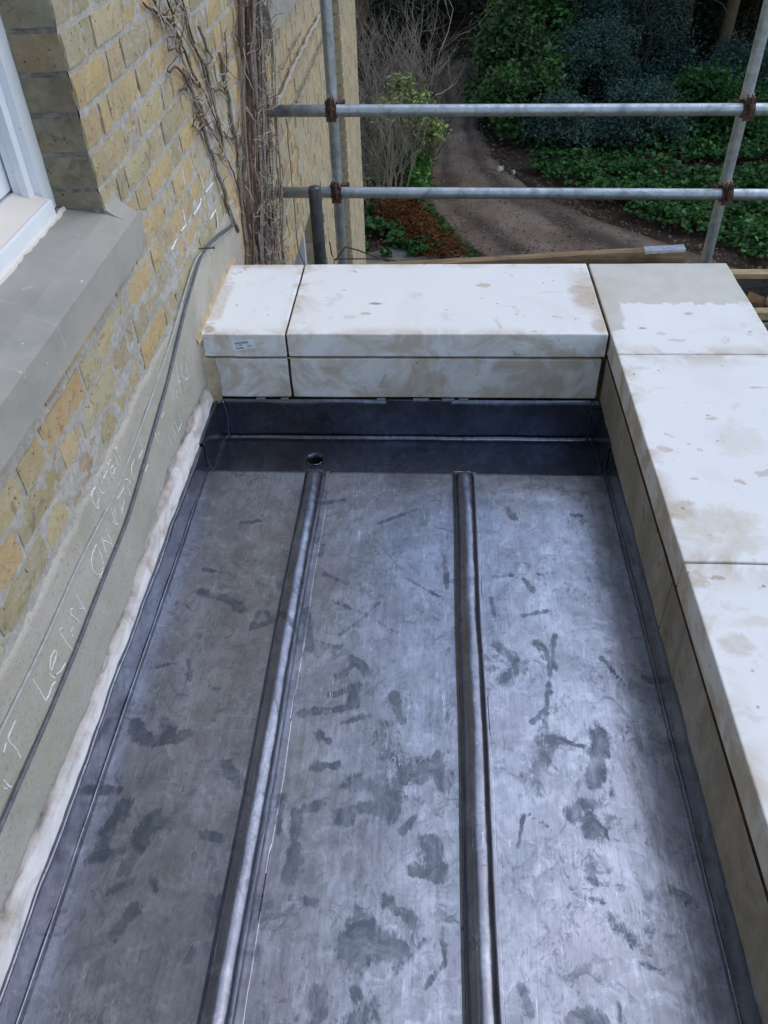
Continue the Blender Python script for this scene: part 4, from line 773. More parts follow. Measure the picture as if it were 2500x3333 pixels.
# ------------------------------------------------------------------ stone parapet
par = empty('parapet_wall', (.15, 2.5, GZ), label='low parapet of new pale limestone coping blocks round the flat lead roof', cat='parapet')
ZT, ZJ, ZB = .345, .2655, .112
def stone(name, a, b, mat, label, bev=.0035):
    return bevel_box(name, a, b, mat, bev=bev, seg=2, jit=.0012, cuts=7, parent=par, label=label)
stone('coping_stone', (-.722, 2.240, ZJ), (-.4565, 2.742, ZT), M_STONE, 'short coping block against the house, carrying a paper label')
stone('coping_stone', (-.450, 2.242, ZJ), (.541, 2.740, ZT + .001), M_STONE_STAIN, 'long coping block at the far end with two brown spots')
stone('coping_stone', (.5495, 2.131, ZJ), (1.022, 2.741, ZT), M_STONE_WET, 'corner coping block with a ragged damp far half')
stone('coping_stone', (.5495, 1.268, ZJ), (1.026, 2.1255, ZT + .0008), M_STONE_R, 'middle coping block of the right hand run')
stone('coping_stone', (.549, .31, ZJ), (1.03, 1.2625, ZT), M_STONE_N, 'nearest coping block of the right hand run')
stone('coping_stone', (.549, -.75, ZJ), (1.03, .304, ZT), M_STONE, 'coping block of the right hand run beside the camera')
stone('wall_stone', (-.692, 2.2432, ZB), (-.4575, 2.70, .256), M_STONE_M, 'short smudged block under the labelled coping')
stone('wall_stone', (-.449, 2.2438, ZB), (.5345, 2.70, .256), M_STONE_F, 'long dirty block under the far coping')
stone('wall_stone', (.5500, 2.145, .085), (.99, 2.70, .2505), M_STONE_SHADE_DIRT, 'dirty corner block with shade put into its colour')
stone('wall_stone', (.5500, 1.297, .085), (.99, 2.140, .2505), M_STONE_SHADE_DIRT, 'dirty block with shade put into its colour under the middle coping')
stone('wall_stone', (.5500, .36, .085), (.99, 1.291, .2505), M_STONE_SHADE_DIRT, 'dirty block with shade put into its colour under the nearest coping')
stone('wall_stone', (.5500, -.75, .085), (.99, .354, .2505), M_STONE_SHADE_DIRT, 'dirty block with shade put into its colour beside the camera')
mb = MB()
mb.box((-.72, 2.262, .100), (.548, 2.72, .2645)); mb.box((.5485, 2.262, .07), (1.0, 2.72, .2645)); mb.box((.592, -.74, .07), (1.0, 2.258, .2645))
mb.box((-.7195, 2.256, .264), (.5485, 2.73, .337)); mb.box((.5605, -.74, .264), (1.012, 2.73, .337))
mb.box((.536, 2.250, .10), (.5475, 2.262, .262))
mb.box((.5516, -.74, .2495), (.5915, 2.236, .2648))
mb.build('mortar', M_JOINT, parent=par)
mb = MB(); r = random.Random(5)
def ooze(p0, p1, n, rad):
    for i in range(n):
        t = r.random(); c = Vector(p0).lerp(Vector(p1), t); s = r.uniform(.4, 1) * rad; L = r.uniform(.01, .05); d = (Vector(p1) - Vector(p0)).normalized()
        mb.tube([c - d * L, c, c + d * L], [s * .2, s, s * .2], 5)
ooze((-.70, 2.247, .2575), (.53, 2.247, .2575), 34, .003); ooze((.558, .4, .256), (.558, 2.1, .256), 14, .0025)
mb.build('mortar', M_TAN, parent=par)
mb = MB(); mb.box((-.735, 2.30, GZ - .2), (1.0, 2.69, .0995)); mb.box((.60, -1.0, GZ - .2), (.99, 2.299, .0695)); mb.build('wall', M_CORE, parent=par)

# paper label on the short coping block
lab = empty('paper_label', (-.588, 2.2385, .31), label='small white barcode label stuck askew on the coping front', cat='label')
def P2(u, v, d=0):    # label axes
    c = Vector((-.588, 2.2388 - d, .3095)); ux = Vector((.0665, 0, .0105)); vx = Vector((.0065, 0, -.0335)); return c + ux * (u - .5) + vx * (v - .5)
mb = MB(); mb.add([P2(0, 0), P2(1, 0), P2(1, 1), P2(0, 1), P2(0, 0, .0004), P2(1, 0, .0004), P2(1, 1, .0004), P2(0, 1, .0004)], [(4, 7, 6, 5), (0, 1, 2, 3), (0, 4, 5, 1), (1, 5, 6, 2), (2, 6, 7, 3), (3, 7, 4, 0)]); mb.build('paper', M_LABEL, parent=lab)
mb = MB()
def blk(u0, v0, u1, v1): mb.add([P2(u0, v0, .0006), P2(u0, v1, .0006), P2(u1, v1, .0006), P2(u1, v0, .0006)], [(0, 1, 2, 3)])
u = .09
while u < .76: w = random.choice([.006, .010, .016]); blk(u, .16, u + w, .33); u += w + random.choice([.005, .008])
u = .09
while u < .46: w = random.choice([.006, .010, .014]); blk(u, .70, u + w, .88); u += w + random.choice([.005, .008])
for a, b, c_, d_ in ((.10, .38, .24, .41), (.27, .38, .52, .42), (.55, .37, .74, .41), (.12, .52, .20, .58), (.26, .49, .39, .57), (.42, .47, .46, .50), (.66, .50, .82, .53), (.62, .86, .76, .89)): blk(a, b, c_, d_)
for i in range(6): blk(.62 + i * .05, .62, .655 + i * .05, .66); blk(.62 + i * .05, .62, .63 + i * .05, .78); blk(.62 + i * .05, .75 if i % 2 else .69, .655 + i * .05, .79 if i % 2 else .73)
mb.build('print', M_INK, parent=lab)

# ------------------------------------------------------------------ lead roof
roof = empty('lead_roof', (-.08, .8, 0), label='new dull grey milled lead flat roof with two wood cored rolls and box gutter', cat='roof')
def und(x, y, k=1.0):
    return (vnoise(x * 3.2, y * 2.2, 51, 2) * .0022 + vnoise(x * 9, y * 6, 52, 3) * .0007) * k
def stain_at(X, Y):
    S = np.zeros(X.shape)
    for pts, w in STAINS:
        pts = np.array(pts); lo = pts.min(0) - w * 2; hi = pts.max(0) + w * 2
        m = (X > lo[0]) & (X < hi[0]) & (Y > lo[1]) & (Y < hi[1])
        if not m.any(): continue
        x, y = X[m], Y[m]; dm = np.full(x.shape, 9.)
        for a, b in zip(pts[:-1], pts[1:]):
            d = b - a; t = np.clip(((x - a[0]) * d[0] + (y - a[1]) * d[1]) / (d @ d + 1e-12), 0, 1)
            dm = np.minimum(dm, np.hypot(x - a[0] - t * d[0], y - a[1] - t * d[1]))
        ww = w * (1.05 + .75 * vnoise(x * 24, y * 24, 61, 4))
        S[m] = np.maximum(S[m], np.clip(1.0 - (dm / ww) ** 1.2 * .6, 0, 1) * (.62 + .5 * (abs(math.sin(pts[0][0] * 91 + pts[0][1] * 57)))))
    return S
RL, RR = -.384, .078      # roll positions: left edge
def sheet(name, x0, x1, y0, y1, fn, mat, step=.006, ystep=.008, label=None):
    xs = np.arange(x0, x1 + step * .5, step); xs[-1] = x1; ys = np.arange(y0, y1 + ystep * .5, ystep); ys[-1] = y1
    X, Y, F = grid(xs, ys); Z = fn(X, Y)
    o = mk(name, np.stack([X, Y, Z], -1), F, mat, smooth=True, parent=roof, rel=((x0 + x1) / 2, 1, 0), label=label)
    at = o.data.attributes.new('stain', 'FLOAT', 'POINT'); at.data.foreach_set('value', stain_at(X, Y).astype(np.float32).ravel()); return o
YE = 2.0
def edge(Y): return -np.clip((Y - (YE - .010)) / .010, 0, 1) ** 2 * .008     # rounded over into the gutter
def flat(X, Y): return und(X, Y) + edge(Y)
sheet('lead_sheet', -.700, RL + .004, -.9, YE, lambda X, Y: flat(X, Y), M_LEAD, label='left lead bay')
sheet('lead_sheet', RL + .05, RR + .004, -.9, YE, flat, M_LEAD, label='middle lead bay with the largest dark smudges')
sheet('lead_sheet', RR + .05, .541, -.9, YE, lambda X, Y: flat(X, Y), M_LEAD, label='right lead bay, brightest')
def roll(x0, lapw):
    r = .0300; lab = 'left hand' if x0 < -.2 else 'right hand'
    prof = [(x0 - .006, .0016), (x0 - .001, .0022), (x0 + .0006, .004), (x0 + .0004, .010)]
    for a in np.linspace(200, -48, 26): prof.append((x0 + r + r * math.cos(math.radians(a)), .0285 + r * .94 * math.sin(math.radians(a))))
    xr = prof[-1][0]; prof += [(xr + .0004, .0048), (xr + .0012, .0032), (xr + .003, .0025)]
    lap = [(xr + .0028, .0024), (xr + .005, .0024)] + [(xr + .005 + (lapw - .007) * t, .0024) for t in (.2, .4, .6, .8, .97)] + [(xr + lapw - .0012, .0024), (xr + lapw - .0003, .0021), (xr + lapw, .0010), (xr + lapw + .0001, -.002)]
    ys = np.arange(-.9, YE + .004, .008)
    for nm, pr, mat in (('lead_roll', prof, M_LEADR), ('roll_lap', lap, M_LEAD)):
        v = []; n = len(pr)
        for i, y in enumerate(ys):
            e = max(0, (y - (YE - .012)) / .014); tt = min(1, max(0, (y - 1.925) / .05))
            for j, (x, z) in enumerate(pr):
                if z > .006: z = .006 + (z - .006) * (1 - tt * tt * (3 - 2 * tt))
                wob = mnoise.noise(Vector((x0 * 30, y * 4, 1))) * .0012 + mnoise.noise(Vector((x * 40, y * 14, 2))) * .0012 + mnoise.noise(Vector((x * 30, y * 38, 5))) * .0005
                side = mnoise.noise(Vector((x0 * 9, y * 2.4, 7))) * .0032
                lapj = (mnoise.noise(Vector((y * 5, x0, 4))) * .0028 + mnoise.noise(Vector((y * 19, x0, 6))) * .0008) if (nm == 'roll_lap' and j > n - 5) else 0
                v.append((x + side + lapj, y, z * (1 - .30 * e ** 2) + (wob if z > .006 else mnoise.noise(Vector((x * 20, y * 9, 3))) * .0005) - .006 * e ** 2))
        V = np.array(v); V[:, 2] += und(V[:, 0], V[:, 1]); v = V
        f = [(i * n + j, (i + 1) * n + j, (i + 1) * n + j + 1, i * n + j + 1) for i in range(len(ys) - 1) for j in range(n - 1)]
        if nm == 'lead_roll': f.append(tuple((len(ys) - 1) * n + j for j in range(n)))
        o = mk(nm, v, f, mat, smooth=True, parent=roof, rel=(x0, 1, 0), label=lab + (' lead roll' if nm == 'lead_roll' else ' flat lap beside its roll'))
        at = o.data.attributes.new('stain', 'FLOAT', 'POINT'); V = np.array(v); at.data.foreach_set('value', (stain_at(V[:, 0], V[:, 1])).astype(np.float32))
roll(RL, .026); roll(RR, .019)
# step into the box gutter and gutter floor with outlet
ZG = -.05; YF = 2.243
sheetm = MB()
xs = list(np.linspace(-.703, .545, 120)); v = []; prof = [(YE - .0005, -.0075), (YE + .003, -.012), (YE + .0035, -.03), (YE + .004, ZG + .006), (YE + .010, ZG)]
for x in xs:
    for (y, z) in prof: v.append((x, y + mnoise.noise(Vector((x * 9, z * 20, 2))) * .0012, z))
n = 5; mk('gutter_step', v, [(i * n + j, i * n + j + 1, (i + 1) * n + j + 1, (i + 1) * n + j) for i in range(len(xs) - 1) for j in range(n - 1)][::1], M_LEADV, smooth=True, parent=roof)
DX, DY, DR = -.378, 2.118, .0285
v = []; f = []; N = 64; rings = 7
bx0, bx1, by0, by1 = DX - .09, DX + .09, YE + .008, YF - .006
for i in range(N):
    a = 2 * math.pi * i / N; ca, sa = math.cos(a), math.sin(a)
    tx = (bx1 - DX) / ca if ca > 1e-6 else ((bx0 - DX) / ca if ca < -1e-6 else 1e9); ty = (by1 - DY) / sa if sa > 1e-6 else ((by0 - DY) / sa if sa < -1e-6 else 1e9)
    R = min(abs(tx), abs(ty))
    for k in range(rings):
        t = [-.12, 0, .04, .12, .3, .6, 1][k]; rr = DR * (1.0 + .05 * mnoise.noise(Vector((ca * 2, sa * 2, 3)))); d = rr + (R - rr) * t if t > 0 else (rr if t == 0 else rr - .001)
        z = ZG + (-.022 if k == 0 else (-.004 if k == 1 else (-.0012 if k == 2 else 0.0)))
        v.append((DX + ca * d, DY + sa * d, z))
f = [(i * rings + k, i * rings + k + 1, ((i + 1) % N) * rings + k + 1, ((i + 1) % N) * rings + k) for i in range(N) for k in range(rings - 1)]
mk('gutter_floor', v, f, M_LEADV, smooth=True, parent=roof, label='gutter sheet around the outlet hole')
for (xa, xb) in ((-.700, bx0), (bx1, .545)):
    U, V, F = grid(np.linspace(xa, xb, int((xb - xa) / .008)), np.linspace(by0, by1, 30)); mk('gutter_floor', np.stack([U, V, ZG + und(U, V, .7) * np.clip(np.minimum((U - xa) / .05, (xb - U) / .05), 0, 1) * np.clip((V - by0) / .02, 0, 1)], -1), F, M_LEADV, smooth=True, parent=roof)
mb = MB(); N = 32; ring = [(DX + DR * .97 * math.cos(2 * math.pi * i / N), DY + DR * .97 * math.sin(2 * math.pi * i / N)) for i in range(N)]
mb.add([(x, y, ZG - .018) for x, y in ring] + [(x, y, ZG - .25) for x, y in ring], [((i + 1) % N, i, N + i, N + (i + 1) % N) for i in range(N)] + [tuple(range(N, 2 * N))]); mb.build('outlet', M_BLACK, parent=roof)
mb = MB(); mb.tube([(DX + DR * 1.04 * math.cos(a), DY + DR * 1.04 * math.sin(a), ZG + .0005 + .001 * math.sin(a * 7)) for a in np.linspace(0, 6.283, 60)], .0015, 6); mb.build('outlet_rim', M_LEADR, parent=roof)
# upstands: profile swept along y, then the far one along x
def upstand(ys, base, side, label, zlow, H):
    """side -1 = left (house), +1 = right (parapet)"""
    v = []; prof = [(-.003, -.004), (.0018, -.0008), (.0050, .0048), (.0070, .012), (.0076, .05), (.0080, .12), (.0084, .3), (.0086, .5), (.0088, .7), (.0090, .86), (.0094, .94), (.0108, .98), (.0140, 1.0), (.0185, .995), (.024, .965)]; n = len(prof)
    for i, y in enumerate(ys):
        h = H + mnoise.noise(Vector((y * 4, side, 1))) * .004 + mnoise.noise(Vector((y * 15, side, 2))) * .0022 + max(0, mnoise.noise(Vector((y * 3.3, side, 9))) - .25) * .02
        zb = zlow(y); b = base(y)
        for j, (d, t) in enumerate(prof):
            z = zb + (t if j < 4 else t * (h - zb)) if j < 4 else zb + t * (h - zb)
            w = (mnoise.noise(Vector((y * 7, t * 3, side * 5))) * .0026 + mnoise.noise(Vector((y * 21, t * 6, side * 8))) * .0008) if j > 3 else mnoise.noise(Vector((y * 6, 0, side))) * .0010
            v.append((b + side * (d + w + .004 * t * (mnoise.noise(Vector((y * 5, side, 20))))), y, z))
    f = [(i * n + j, (i + 1) * n + j, (i + 1) * n + j + 1, i * n + j + 1) for i in range(len(ys) - 1) for j in range(n - 1)]
    if side < 0: f = [q[::-1] for q in f]
    return mk('upstand', v, f, M_LEADV, smooth=True, parent=roof, label=label, rel=(base(1), 1, .05))
# the house-side and parapet-side upstands drop to the gutter floor past y = 2
def zl(y): return 0.0 if y < YE - .004 else ZG
ysm = list(np.arange(-.9, YE - .003, .010)) + [YE - .0045]; ysg = list(np.arange(YE + .002, YF + .004, .008))
upstand(ysm, lambda y: -.699 + .004 * min(1, max(0, (y - 1) / 1)), -1, 'lead upstand against the house', zl, .092); upstand(ysg, lambda y: -.695, -1, 'gutter end upstand against the house', zl, .100)
upstand(ysm, lambda y: .539, 1, 'lead upstand against the right parapet', zl, .102); upstand(ysg, lambda y: .538, 1, 'gutter end upstand at the right parapet', zl, .108)
xs = np.arange(-.705, .553, .008); v = []; prof = [(0.012, 0), (.008, .0015), (.0040, .006), (.0022, .014), (.0016, .06), (.0012, .14), (.0006, .3), (0, .5), (-.0005, .7), (-.0010, .88), (-.0010, .95), (.002, .995), (.006, 1.0), (.014, .985)]; n = len(prof)
for x in xs:
    h = .103 + mnoise.noise(Vector((x * 5, 3, 1))) * .002
    for j, (d, t) in enumerate(prof):
        z = ZG + (t if j < 4 else t * (h - ZG)); w = (mnoise.noise(Vector((x * 6, t * 4, 9))) * .0036 + mnoise.noise(Vector((x * 17, t * 5, 19))) * .0012) * (1 if j > 2 else .3)
        v.append((x, YF - .012 + (.012 - d) * 1 + w * .7 if j < 4 else YF - .002 + d * 1.0 + w * .6 - .004 * (1 - t), z))
mk('upstand', v, [(i * n + j, i * n + j + 1, (i + 1) * n + j + 1, (i + 1) * n + j) for i in range(len(xs) - 1) for j in range(n - 1)][::1], M_LEADV, smooth=True, parent=roof, rel=(0, YF, 0), label='lead upstand at the far end')
# folded corners
mb = MB()
for sx, x in ((-1, -.693), (1, .536)):
    P = [(x - sx * (.006 + .004 * math.sin(t * 3)), YF - .010 - .004 * math.cos(t * 5), ZG + .004 + t * .150) for t in np.linspace(0, 1, 14)]; mb.tube(P, [.0035] * 14, 6)
    mb.add([(x + sx * .0005, YE - .004, .001), (x - sx * .004, YE - .0055, .003), (x - sx * .005, YE - .003, .055), (x + sx * .0005, YE - .001, .06)], [(0, 1, 2, 3)])
mb.build('corner_fold', M_LEADV, smooth=True, parent=roof)
# overlapping welt patch on the far upstand, nicks of bright metal, fixing clips
def fx(px, z, off=-.0055): return (px, YF + off, z)
v = [fx(-.145, .104, -.010), fx(.072, .104, -.010), fx(.045, -.002, -.0115), fx(-.085, -.002, -.0115), fx(-.125, .04, -.0105), fx(-.145, .104, -.004), fx(.072, .104, -.004), fx(.045, -.002, -.004), fx(-.085, -.002, -.004), fx(-.125, .04, -.004)]
mk('lap_patch', v, [(4, 3, 2, 1, 0), (0, 1, 6, 5), (1, 2, 7, 6), (2, 3, 8, 7), (3, 4, 9, 8), (4, 0, 5, 9)], M_LEADV, parent=roof, label='overlapping lead lap on the far upstand')
mb = MB()
for x, w in ((-.56, .03), (-.48, .025), (-.16, .028), (-.03, .05), (.06, .04), (.11, .03)):
    mb.box((x - w / 2, YF - .004, .1035), (x + w / 2, YF + .004, .1085))
mb.build('fixing_clip', M_GALV, parent=roof)
mb = MB()
mb.add([(-.6905, 1.994, .010), (-.689, 1.987, .012), (-.692, 1.984, .05), (-.6935, 1.99, .052)], [(0, 1, 2, 3)]); mb.add([(.5365, 1.993, .015), (.534, 1.990, .012), (.5345, 1.986, .045), (.5365, 1.988, .047)], [(0, 1, 2, 3)])
mb.build('bright_nick', simple('scraped_lead', (.75, .78, .82), .3, .9, bump=0), parent=roof)
mb = MB(); mb.box((-.72, -.95, -.35), (.55, YE - .002, -.012)); mb.box((-.72, YE - .002, -.35), (DX - .05, 2.3, ZG - .01)); mb.box((DX + .05, YE - .002, -.35), (.55, 2.3, ZG - .01)); mb.box((.566, -.95, -.36), (.60, 2.24, .069))
mb.build('roof_deck', M_WOODG, parent=roof)
# ------------------------------------------------------------------ scaffold
sc = empty('scaffold_guardrail', (.4, 3.73, GZ), label='galvanised scaffold guardrail of two uprights and two rails beyond the parapet', cat='scaffold')
TR_ = .02415
def tube(name, a, b, mat, parent, r=TR_, hollow=False, **k):
    mb = MB(); a = Vector(a); b = Vector(b); n = 14; P = [a.lerp(b, i / n) for i in range(n + 1)]
    mb.tube(P, r, 24, cap=not hollow)
    if hollow:
        mb.tube([b, b + (b - a).normalized() * .0005, b - (b - a).normalized() * .3], [r, r * .86, r * .86], 24, cap=False)
    return mb.build(name, mat, smooth=True, parent=parent, rel=tuple((a + b) / 2), **k)
LX, RX_ = -.432, 1.292
for x in (LX, RX_):
    o = tube('upright', (x, 3.73, GZ), (x, 3.73, 1.9), M_GALV, sc)
tube('rail', (-.712, 3.682, .600), (2.9, 3.682, .565), M_GALV, sc, label='upper rail'); tube('rail', (-.714, 3.682, .258), (2.9, 3.682, .212), M_GALV, sc, label='lower rail')
for o in sc.children:
    for p in o.data.polygons: 
        if len(p.vertices) > 4: p.use_smooth = False
def coupler(x, z, flip):
    c = empty('coupler', (x - .4, -.024, z - GZ), parent=sc)
    mb = MB()
    def band(cx, cy, cz, axis, r, w, a0, a1):
        N = 18; v = []
        for i in range(N + 1):
            a = math.radians(a0 + (a1 - a0) * i / N)
            for rr in (r + .0008, r + .0065):
                for s in (-1, 1):
                    if axis == 'z': v.append((cx + rr * math.cos(a), cy + rr * math.sin(a), cz + s * w / 2))
                    else: v.append((cx + s * w / 2, cy + rr * math.cos(a), cz + rr * math.sin(a)))
        f = []
        for i in range(N):
            a = i * 4; b = a + 4; f += [(a, b, b + 1, a + 1), (a + 2, a + 3, b + 3, b + 2), (a, a + 2, b + 2, b), (a + 1, b + 1, b + 3, a + 3)]
        f += [(0, 1, 3, 2), (N * 4, N * 4 + 2, N * 4 + 3, N * 4 + 1)]
        mb.add(v, f)
    band(x, 3.73, z + .002, 'z', TR_, .050, 0, 345)
    band(x, 3.682, z, 'x', TR_, .046, 100, 395)
    s = -1 if flip else 1
    mb.box((x - .024, 3.700, z - .028), (x + .024, 3.712, z + .030))
    mb.box((x - .020, 3.655, z + .024), (x + .020, 3.70, z + .033)); mb.box((x - .016, 3.650, z + .030), (x - .008, 3.668, z + .052)); mb.box((x + .008, 3.650, z + .030), (x + .016, 3.668, z + .052))
    mb.box((x - .021, 3.648, z - .036), (x + .021, 3.657, z - .012))
    mb.box((x + s * .022 - .012, 3.70, z + .018), (x + s * .045, 3.735, z + .026)); mb.box((x - s * .024 - .014, 3.702, z - .012), (x - s * .024 + .014, 3.74, z + .012))
    o = mb.build('clamp_body', M_RUST, parent=c)
    mb = MB(); mb.tube([(x, 3.652, z + .058), (x, 3.645, z + .02), (x + .001, 3.643, z - .012)], .0058, 8); mb.tube([(x, 3.6455, z + .028), (x, 3.6445, z + .014)], .0125, 6); mb.tube([(x + s * .052, 3.716, z + .022), (x - s * .030, 3.71, z + .022)], .0055, 8); mb.tube([(x + s * .046, 3.716, z + .022), (x + s * .056, 3.716, z + .022)], .012, 6)
    mb.build('bolt', M_RUST, parent=c)
    mb = MB(); mb.box((x - .017, 3.672, z + .0335), (x + .017, 3.706, z + .045)); mb.box((x - .012, 3.668, z + .030), (x - .006, 3.69, z + .060)); mb.box((x + .006, 3.668, z + .030), (x + .012, 3.69, z + .060)); mb.build('flap', M_RUSTL, parent=c)
for x, f in ((LX, 0), (RX_, 1)):
    coupler(x, .600 - (x + .712) * .0097, f); coupler(x, .258 - (x + .714) * .0127, f)
o = tube('scaffold_tube', (-.478, 3.31, -1.2), (-.478, 3.31, .412), M_GALVD, None, r=.0262, hollow=True, label='short dark open ended tube standing in front of the left upright', cat='scaffold tube')
# wire tie by the left upright
mb = MB(); c0 = Vector((-.44, 3.66, -.03)); P = [(-.47, 3.60, .06), (-.465, 3.6, .0), (-.45, 3.6, -.03), (-.40, 3.6, .035), (-.34, 3.6, .02), (-.27, 3.6, -.01), (-.20, 3.6, -.035), (-.18, 3.6, -.07), (-.20, 3.6, -.10)]
mb.tube(P, .0035, 5); mb.tube([(-.455, 3.6, -.10), (-.455, 3.605, -.025), (-.33, 3.6, -.022), (-.22, 3.6, -.024), (-.175, 3.6, -.03), (-.16, 3.6, -.06)], .003, 5)
mb.build('wire_tie', M_RUST, label='rusty twisted wire tie hanging beside the left upright', cat='wire', rel=(-.44, 3.6, 0))
# timber board behind the parapet, tilted
bd = empty('timber_board', (.5, 2.79, .12), label='weathered timber board on edge behind the parapet with silver end band', cat='board')
def sbox(mb, x0, x1, y0, y1, f, h): mb.add([(x0, y0, f(x0) - h), (x1, y0, f(x1) - h), (x1, y1, f(x1) - h), (x0, y1, f(x0) - h), (x0, y0, f(x0)), (x1, y0, f(x1)), (x1, y1, f(x1)), (x0, y1, f(x0))], [(0, 3, 2, 1), (4, 5, 6, 7), (0, 1, 5, 4), (1, 2, 6, 5), (2, 3, 7, 6), (3, 0, 4, 7)])
fz = lambda x: .333 + (x - .07) * .0575
mb = MB(); sbox(mb, -.3, .882, 2.7745, 2.812, fz, .225); mb.build('plank', M_WOOD, parent=bd)
mb = MB(); sbox(mb, .745, .884, 2.773, 2.814, lambda x: fz(x) + .0018, .010); mb.build('end_band', M_TAPE, parent=bd)
# working platform outside the right parapet and the crate of rubble on it
pf = empty('scaffold_platform', (1.6, 1.8, -.42), label='dark wet scaffold boards outside the right parapet', cat='platform')
for i in range(5):
    x0 = 1.03 + i * .235; bevel_box('board', (x0, .2, -.40), (x0 + .225, 3.55, -.362), M_WOODG, bev=.003, parent=pf)
tube('transom', (1.0, .6, -.426), (2.4, .6, -.426), M_GALV, pf); tube('transom', (1.0, 3.3, -.426), (2.4, 3.3, -.426), M_GALV, pf)
for y in (.6, 3.3): tube('standard', (2.33, y, GZ), (2.33, y, -.45), M_GALV, pf)
crt = empty('timber_crate', (1.6, 3.3, -.36), label='rough timber crate holding broken stone beside the far right corner', cat='crate')
bevel_box('side_board', (1.12, 3.37, -.16), (2.2, 3.392, -.012), M_WOODG, bev=.002, parent=crt); bevel_box('rail', (1.10, 3.355, -.010), (2.2, 3.405, .014), M_WOODP, bev=.003, parent=crt)
bevel_box('side_board', (1.12, 3.05, -.36), (2.2, 3.07, -.06), M_WOODG, bev=.002, parent=crt); bevel_box('rail', (1.30, 3.09, -.065), (2.2, 3.135, -.028), M_WOODP, bev=.003, parent=crt)
bevel_box('side_board', (1.12, 3.37, -.36), (2.2, 3.392, -.165), M_WOODG, bev=.002, parent=crt); bevel_box('side_board', (1.10, 3.072, -.36), (1.118, 3.369, -.10), M_WOODG, bev=.002, parent=crt)
def rock(name, c, s, mat, seed, label):
    bm = bmesh.new(); bmesh.ops.create_icosphere(bm, subdivisions=3, radius=1)
    for v in bm.verts:
        p = v.co.copy(); d = 1 + .35 * mnoise.noise(p * 1.3 + Vector((seed, 0, 0))) + .12 * mnoise.noise(p * 4 + Vector((seed, 3, 0)))
        q = p * d; m_ = .72
        q = Vector([max(-m_, min(m_, t)) for t in q]); v.co = Vector((q.x * s[0], q.y * s[1], q.z * s[2]))
    me = bpy.data.meshes.new(name); bm.to_mesh(me); bm.free(); me.materials.append(mat); o = bpy.data.objects.new(name, me); o.location = c; o.rotation_euler = (.2 * seed, .3, seed)
    return link(o, label=label, cat='stone')
rock('rubble_stone', (1.375, 3.255, -.115), (.085, .075, .10), M_RUBBLEB, 1.3, 'brown pitted stone in the timber crate'); rock('rubble_stone', (1.505, 3.19, -.04), (.13, .10, .085), M_RUBBLE, 2.1, 'pale grey angular stone at the right edge of the crate')
rock('rubble_stone', (1.66, 3.22, -.12), (.14, .11, .10), M_RUBBLE, 4.2, 'pale stone at the back of the crate outside the picture'); rock('rubble_stone', (1.22, 3.2, -.24), (.10, .09, .10), M_RUBBLEB, 5.2, 'small brown stone low in the corner of the crate'); rock('rubble_stone', (1.46, 3.20, -.26), (.15, .10, .12), M_RUBBLEB, 6.4, 'brown stone under the pale one in the crate')
rock('white_stone', (3.30, 10.88, GZ + .03), (.055, .05, .06), M_LIMEW, 3.1, 'small white lump on the soil beside the right upright')
rock('white_stone', (1.12, 14.05, GZ + .03), (.10, .07, .035), M_RUBBLE, 7.1, 'flat pale stone at the edge of the track below the dark shrubs')
rock('white_stone', (1.33, 13.9, GZ + .03), (.07, .05, .03), M_RUBBLE, 8.1, 'smaller pale stone just right of the flat one by the track')

# ------------------------------------------------------------------ foliage
def leafmesh(name, C, size, mat, parent=None, long=2.2, up=.5, fold=.25, **k):
    """C (N,3) leaf positions -> one mesh of folded diamond leaves"""
    n = len(C); d = rng.normal(size=(n, 3)); d[:, 2] *= .6; d /= np.linalg.norm(d, axis=1)[:, None]
    nn = rng.normal(size=(n, 3)) + np.array([0, -.3, up * 2]); nn -= d * (nn * d).sum(1)[:, None]; nn /= np.linalg.norm(nn, axis=1)[:, None] + 1e-9
    b = np.cross(d, nn); s = size * rng.uniform(.6, 1.3, n)[:, None]
    p0 = C - d * s * .5; p2 = C + d * s * .5; m = C - d * s * .05
    p1 = m + b * s * .5 / long * 1.0 + nn * s * fold * .3; p3 = m - b * s * .5 / long + nn * s * fold * .3
    V = np.stack([p0, p1, p2, p3], 1).reshape(-1, 3); i = np.arange(n)[:, None] * 4; F = (i + np.array([[0, 1, 2, 3]]))
    return mk(name, V, F, mat, parent=parent, **k)
def clumps(cx, cy, z0, rx, ry, h, nc, nl, cr_, shell=.55, flat=.7, dome=True):
    """leaf positions gathered in clumps through a dome-like crown"""
    a = rng.normal(size=(nc, 3)); a /= np.linalg.norm(a, axis=1)[:, None]
    r = rng.uniform(shell, 1, nc) ** .7; a = a * r[:, None]
    if dome: a[:, 2] = np.abs(a[:, 2])
    c = np.stack([cx + a[:, 0] * rx, cy + a[:, 1] * ry, z0 + (a[:, 2] if dome else (a[:, 2] * .5 + .5)) * h], 1)
    w = rng.uniform(.6, 1.4, nc); per = rng.multinomial(nl, w / w.sum()); out = np.repeat(c, per, 0); cs = np.repeat(cr_ * rng.uniform(.6, 1.35, nc), per)
    q = rng.normal(size=(len(out), 3)) * cs[:, None]; q[:, 2] *= flat
    o = out + q; o[:, 2] = np.maximum(o[:, 2], GZ + .02); return o
